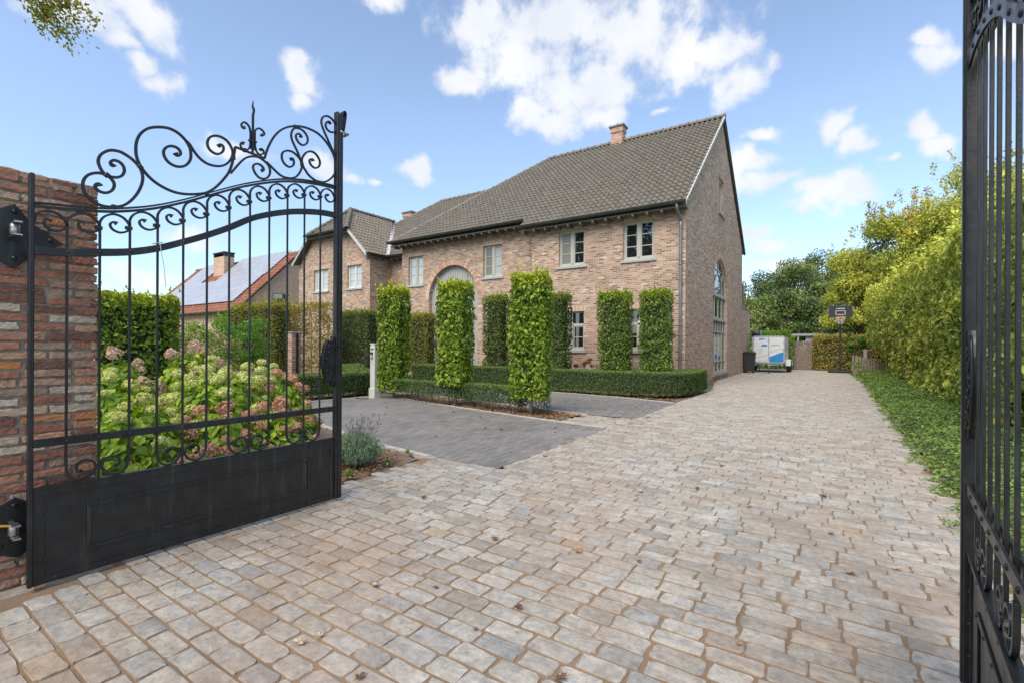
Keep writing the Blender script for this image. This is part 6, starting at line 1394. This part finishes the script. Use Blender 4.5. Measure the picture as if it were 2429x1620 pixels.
trailer()
def wheelie_bin():
    t = empty('wheelie_bin', (-3.50,27.55,0), 0, label='dark grey wheelie bin at the corner of the rear extension', cat='bin')
    mb = MB(); a, c, h0, h1 = .21, .27, .13, 1.02
    v = [(-a,-.26,h0),(a,-.26,h0),(a,.20,h0),(-a,.20,h0),(-c,-.33,h1),(c,-.33,h1),(c,.30,h1),(-c,.30,h1)]
    mb.add(v, [(0,3,2,1),(4,5,6,7),(0,1,5,4),(1,2,6,5),(2,3,7,6),(3,0,4,7)]); mb.box(-c-.015,c+.015,-.345,.315,.96,1.02); mb.build('body', M['dark_plastic'], t, bevel=.02)
    mb = MB(); mb.box(-c-.02,c+.02,-.37,.34,1.02,1.065); mb.add([(-c,-.34,1.065),(c,-.34,1.065),(c,.30,1.065),(-c,.30,1.065),(-c+.06,-.2,1.11),(c-.06,-.2,1.11),(c-.06,.2,1.11),(-c+.06,.2,1.11)], [(4,5,6,7),(0,1,5,4),(1,2,6,5),(2,3,7,6),(3,0,4,7)]); mb.build('lid', M['dark_plastic'], t, bevel=.012)
    mb = MB(); mb.tube([(-c+.02,.30,.96),(-c+.02,.38,.99),(c-.02,.38,.99),(c-.02,.30,.96)], .016, n=7); mb.build('handle', M['black'], t)
    for sx, y in ((-1,.16),(1,.16),(1,-.22),(-1,-.22)):
        wl = MB(); r_ = .10 if y > 0 else .065; wl.lathe([(r_*.6,-.028),(r_,-.02),(r_,.02),(r_*.6,.028)], (sx*.19,y,r_), n=18, axis=(1,0,0)); wl = wl.build('wheel', M['rubber'], t)
        q = MB(); q.lathe([(.02,-.032),(r_*.55,-.03),(r_*.55,.03),(.02,.032)], (sx*.19,y,r_), n=12, axis=(1,0,0)); q.build('hub', M['grey_metal'], wl)
wheelie_bin()
# pool-cover like roll stored above the trailer roof line
mb = MB(); mb.lathe([(.12,0),(.155,.02),(.155,.42),(.12,.44)], (-3.80,30.9,2.12), n=18, axis=(1,0,0)); rl = empty('rolled_cover', (0,0,0), label='black and teal rolled cover stored on a rack behind the trailer', cat='rolled cover'); mb.build('roll', M['black'], rl)
mb = MB(); mb.lathe([(.10,0),(.165,.01),(.165,.06),(.10,.07)], (-3.37,30.9,2.12), n=18, axis=(1,0,0)); mb.build('end_cap', M['teal'], rl)
mb = MB(); mb.box(-3.80,-3.74,30.85,30.95,0,2.0); mb.box(-3.45,-3.40,30.85,30.95,0,2.0); mb.box(-3.8,-3.4,30.85,30.95,1.93,1.98); mb.build('rack', M['grey_metal'], rl)

def hoop():
    t = empty('basketball_hoop', (.44,31.0,0), 0, label='portable basketball hoop with black backboard in front of the brown hedge', cat='basketball hoop')
    mb = MB(); mb.prism([(-.55,-.45,0),(.60,-.45,0),(.60,.40,0),(-.55,.40,0)], (0,0,.14)); mb.build('base', M['black'], t, bevel=.04)
    mb = MB(); mb.box(-.045,.045,-.045,.045,.10,3.1); mb.tube([(0,.35,.14),(0,.04,1.0)], .02, n=6); mb.build('pole', M['black'], t, bevel=.008)
    mb = MB(); mb.tube([(0,0,3.08),(0,-.32,3.28)], .03, n=6); mb.tube([(0,0,2.85),(0,-.32,3.05)], .025, n=6); mb.build('arm', M['black'], t)
    bp = MB(); w, z0, z1, c = .53, 2.92, 3.54, .06
    pts = []
    for cx, cz, a0 in ((w-c,z0+c,-90),(w-c,z1-c,0),(-w+c,z1-c,90),(-w+c,z0+c,180)):
        for k in range(5): a = R(a0+k*22.5); pts.append((cx+c*math.cos(a), -.36, cz+c*math.sin(a)))
    bp.prism(pts, (0,.035,0)); bd = bp.build('backboard', M['dark_plastic'], t)
    mb = MB()
    for p, q in zip(pts, pts[1:]+pts[:1]): mb.tube([Vector(p)+Vector((0,-.003,0)), Vector(q)+Vector((0,-.003,0))], .005, n=4)
    mb.build('board_edge', M['grey_metal'], bd)
    mb = MB(); x0, x1, a, b = -.215, .215, 3.06, 3.275; s = .022
    for r_ in ((x0,x1,a,a+s),(x0,x1,b-s,b),(x0,x0+s,a+s,b-s),(x1-s,x1,a+s,b-s)): mb.box(r_[0],r_[1],-.364,-.361,r_[2],r_[3])
    mb.build('target_square', M['white'], bd)
    cu = bpy.data.curves.new('board_lettering', 'FONT'); cu.body = 'TARMAK'; cu.size = .088; cu.align_x = 'CENTER'; cu.extrude = .001; cu.offset = .003; cu.space_character = 1.15
    tx = bpy.data.objects.new('board_lettering', cu); col.objects.link(tx); dg = bpy.context.evaluated_depsgraph_get(); me = bpy.data.meshes.new_from_object(tx.evaluated_get(dg)); bpy.data.objects.remove(tx)
    me.transform(Matrix.Translation((0,-.363,3.355)) @ Matrix.Rotation(R(90), 4, 'X')); me.materials.clear(); me.materials.append(M['white']); link('board_lettering', me, bd)
    mb = MB(); mb.tube([(.228*math.cos(a), -.62+.228*math.sin(a), 2.945) for a in np.linspace(0,6.283,28,endpoint=False)], .012, closed=True, n=6); mb.box(-.07,.07,-.41,-.365,2.90,2.99); mb.box(-.05,.05,-.41,-.39,2.925,2.955); rm = mb.build('rim', M['orange'], t)
    mb = MB(); n = 12
    for s in (1,-1):
        for i in range(n):
            P = []
            for k in range(7): f = k/6; a = 6.283*(i/n+s*f*.17); rr = .225*(1-f)**.8*.48+.118; P.append((rr*math.cos(a), -.62+rr*math.sin(a), 2.935-.37*f))
            mb.tube(P, .007, n=4, mi=0)
    mb.tube([(.12*math.cos(a), -.62+.12*math.sin(a), 2.57) for a in np.linspace(0,6.283,16,endpoint=False)], .006, closed=True, n=4)
    mb.build('net', M['net'], rm)
hoop()

# garden door in the back boundary
t = empty('garden_door', (-1.40,33.15,0), 0, label='weathered grey wooden garden door between the hedges', cat='door')
mb = MB()
for i in range(7): mb.box(-.43+i*.124,-.43+i*.124+.119,-.02,.02,.04,1.66)
mb.build('boards', M['wood_old'], t); mb = MB(); mb.box(-.50,-.44,-.05,.05,0,1.74); mb.box(.44,.50,-.05,.05,0,1.74); mb.box(-.44,.44,-.035,.035,1.58,1.70); mb.build('door_frame', M['wood_old'], t)
mb = MB(); mb.tube([(-.38,-.03,.95),(-.38,-.07,.95),(-.24,-.07,.95)], .012, n=6); mb.build('handle', M['steel'], t)
# carport behind
t = empty('carport', (-1.6,35.0,0), 0, label='flat-roofed carport with grey trim behind the garden door', cat='carport')
mb = MB(); mb.box(-2.6,2.3,0,5,2.06,2.20); mb.build('roof', M['roof_felt'], t); mb = MB()
for x in (-2.5,-.1,2.2): mb.box(x-.05,x+.05,.05,.15,0,2.06); mb.box(x-.05,x+.05,4.8,4.9,0,2.06)
mb.build('posts', M['grey_metal'], t); mb = MB(); mb.box(.3,1.3,.2,.3,1.5,2.06); mb.build('side_panel', M['grey_metal'], t)
# paling fence
t = empty('paling_fence', (0,0,0), label='low weathered paling fence at the foot of the tall hedge', cat='fence')
r = random.Random(2); a = Vector((.90,28.75,0)); b = Vector((2.05,29.55,0))
for i in range(17):
    f = i/16; p = a.lerp(b, f); h = .95-.22*f+r.uniform(-.04,.03); lean = r.uniform(-.05,.05); q = MB()
    q.obox((p.x+lean*.3,p.y,h/2), (.026,.018,0), (-.006,.009,0), (lean*.3,0,h/2)); q.build('paling', M['wood_pale'], t, bevel=.004)
mb = MB(); mb.tube([a+Vector((0,.03,.62)), b+Vector((0,.03,.32))], .02, n=5); mb.tube([a+Vector((0,.03,.25)), b+Vector((0,.03,.15))], .02, n=5); mb.build('rail', M['wood_pale'], t)
mb = MB(); mb.tube([(1.45,29.6,0),(1.46,29.6,1.25)], .085, n=9); tag(mb.build('fence_post', M['bark_pale']), 'thick pale round post behind the paling fence', 'post')
# thin young stake tree by the fence
crown_tree('young_shrub', (.95,28.3,0), .75, .28, 'ivy', 420, .06, 'small bright green shrub growing against the paling fence', None, 121, clumps=6, zc=.5, cat='shrub', trunk_r=.015)
# brick pier and gate post far left
t = empty('brick_pier', (-15.6,9.6,0), 0, label='small brown brick pier with a dark post, between the hornbeam blocks', cat='pier')
mb = MB(); mb.box(-.16,.16,-.16,.16,0,1.72); mb.build('brickwork', M['brick_pier'] if 'brick_pier' in M else M['brick_red'], t); mb = MB(); mb.box(-.19,.19,-.19,.19,1.72,1.77); mb.build('cap', M['bluestone'], t, bevel=.01); mb = MB(); mb.box(.20,.26,-.03,.03,0,1.7); mb.build('dark_post', M['iron'], t)
# red-leaved plants at the wall foot
for i, x in enumerate((-6.95,-6.62)):
    crown_tree('nandina', (x,14.6,0), .95, .24, 'rednan', 340, .06, ['small red-tinged shrub below the ground floor window, left one','small red-tinged shrub below the ground floor window, right one'][i], 'red-tinged shrubs at the wall', 130+i, clumps=5, zc=.7, cat='shrub', trunk_r=.012) if 'rednan' in M else None
S.world.cycles.sampling_method = 'AUTOMATIC' if hasattr(S.world, 'cycles') else None
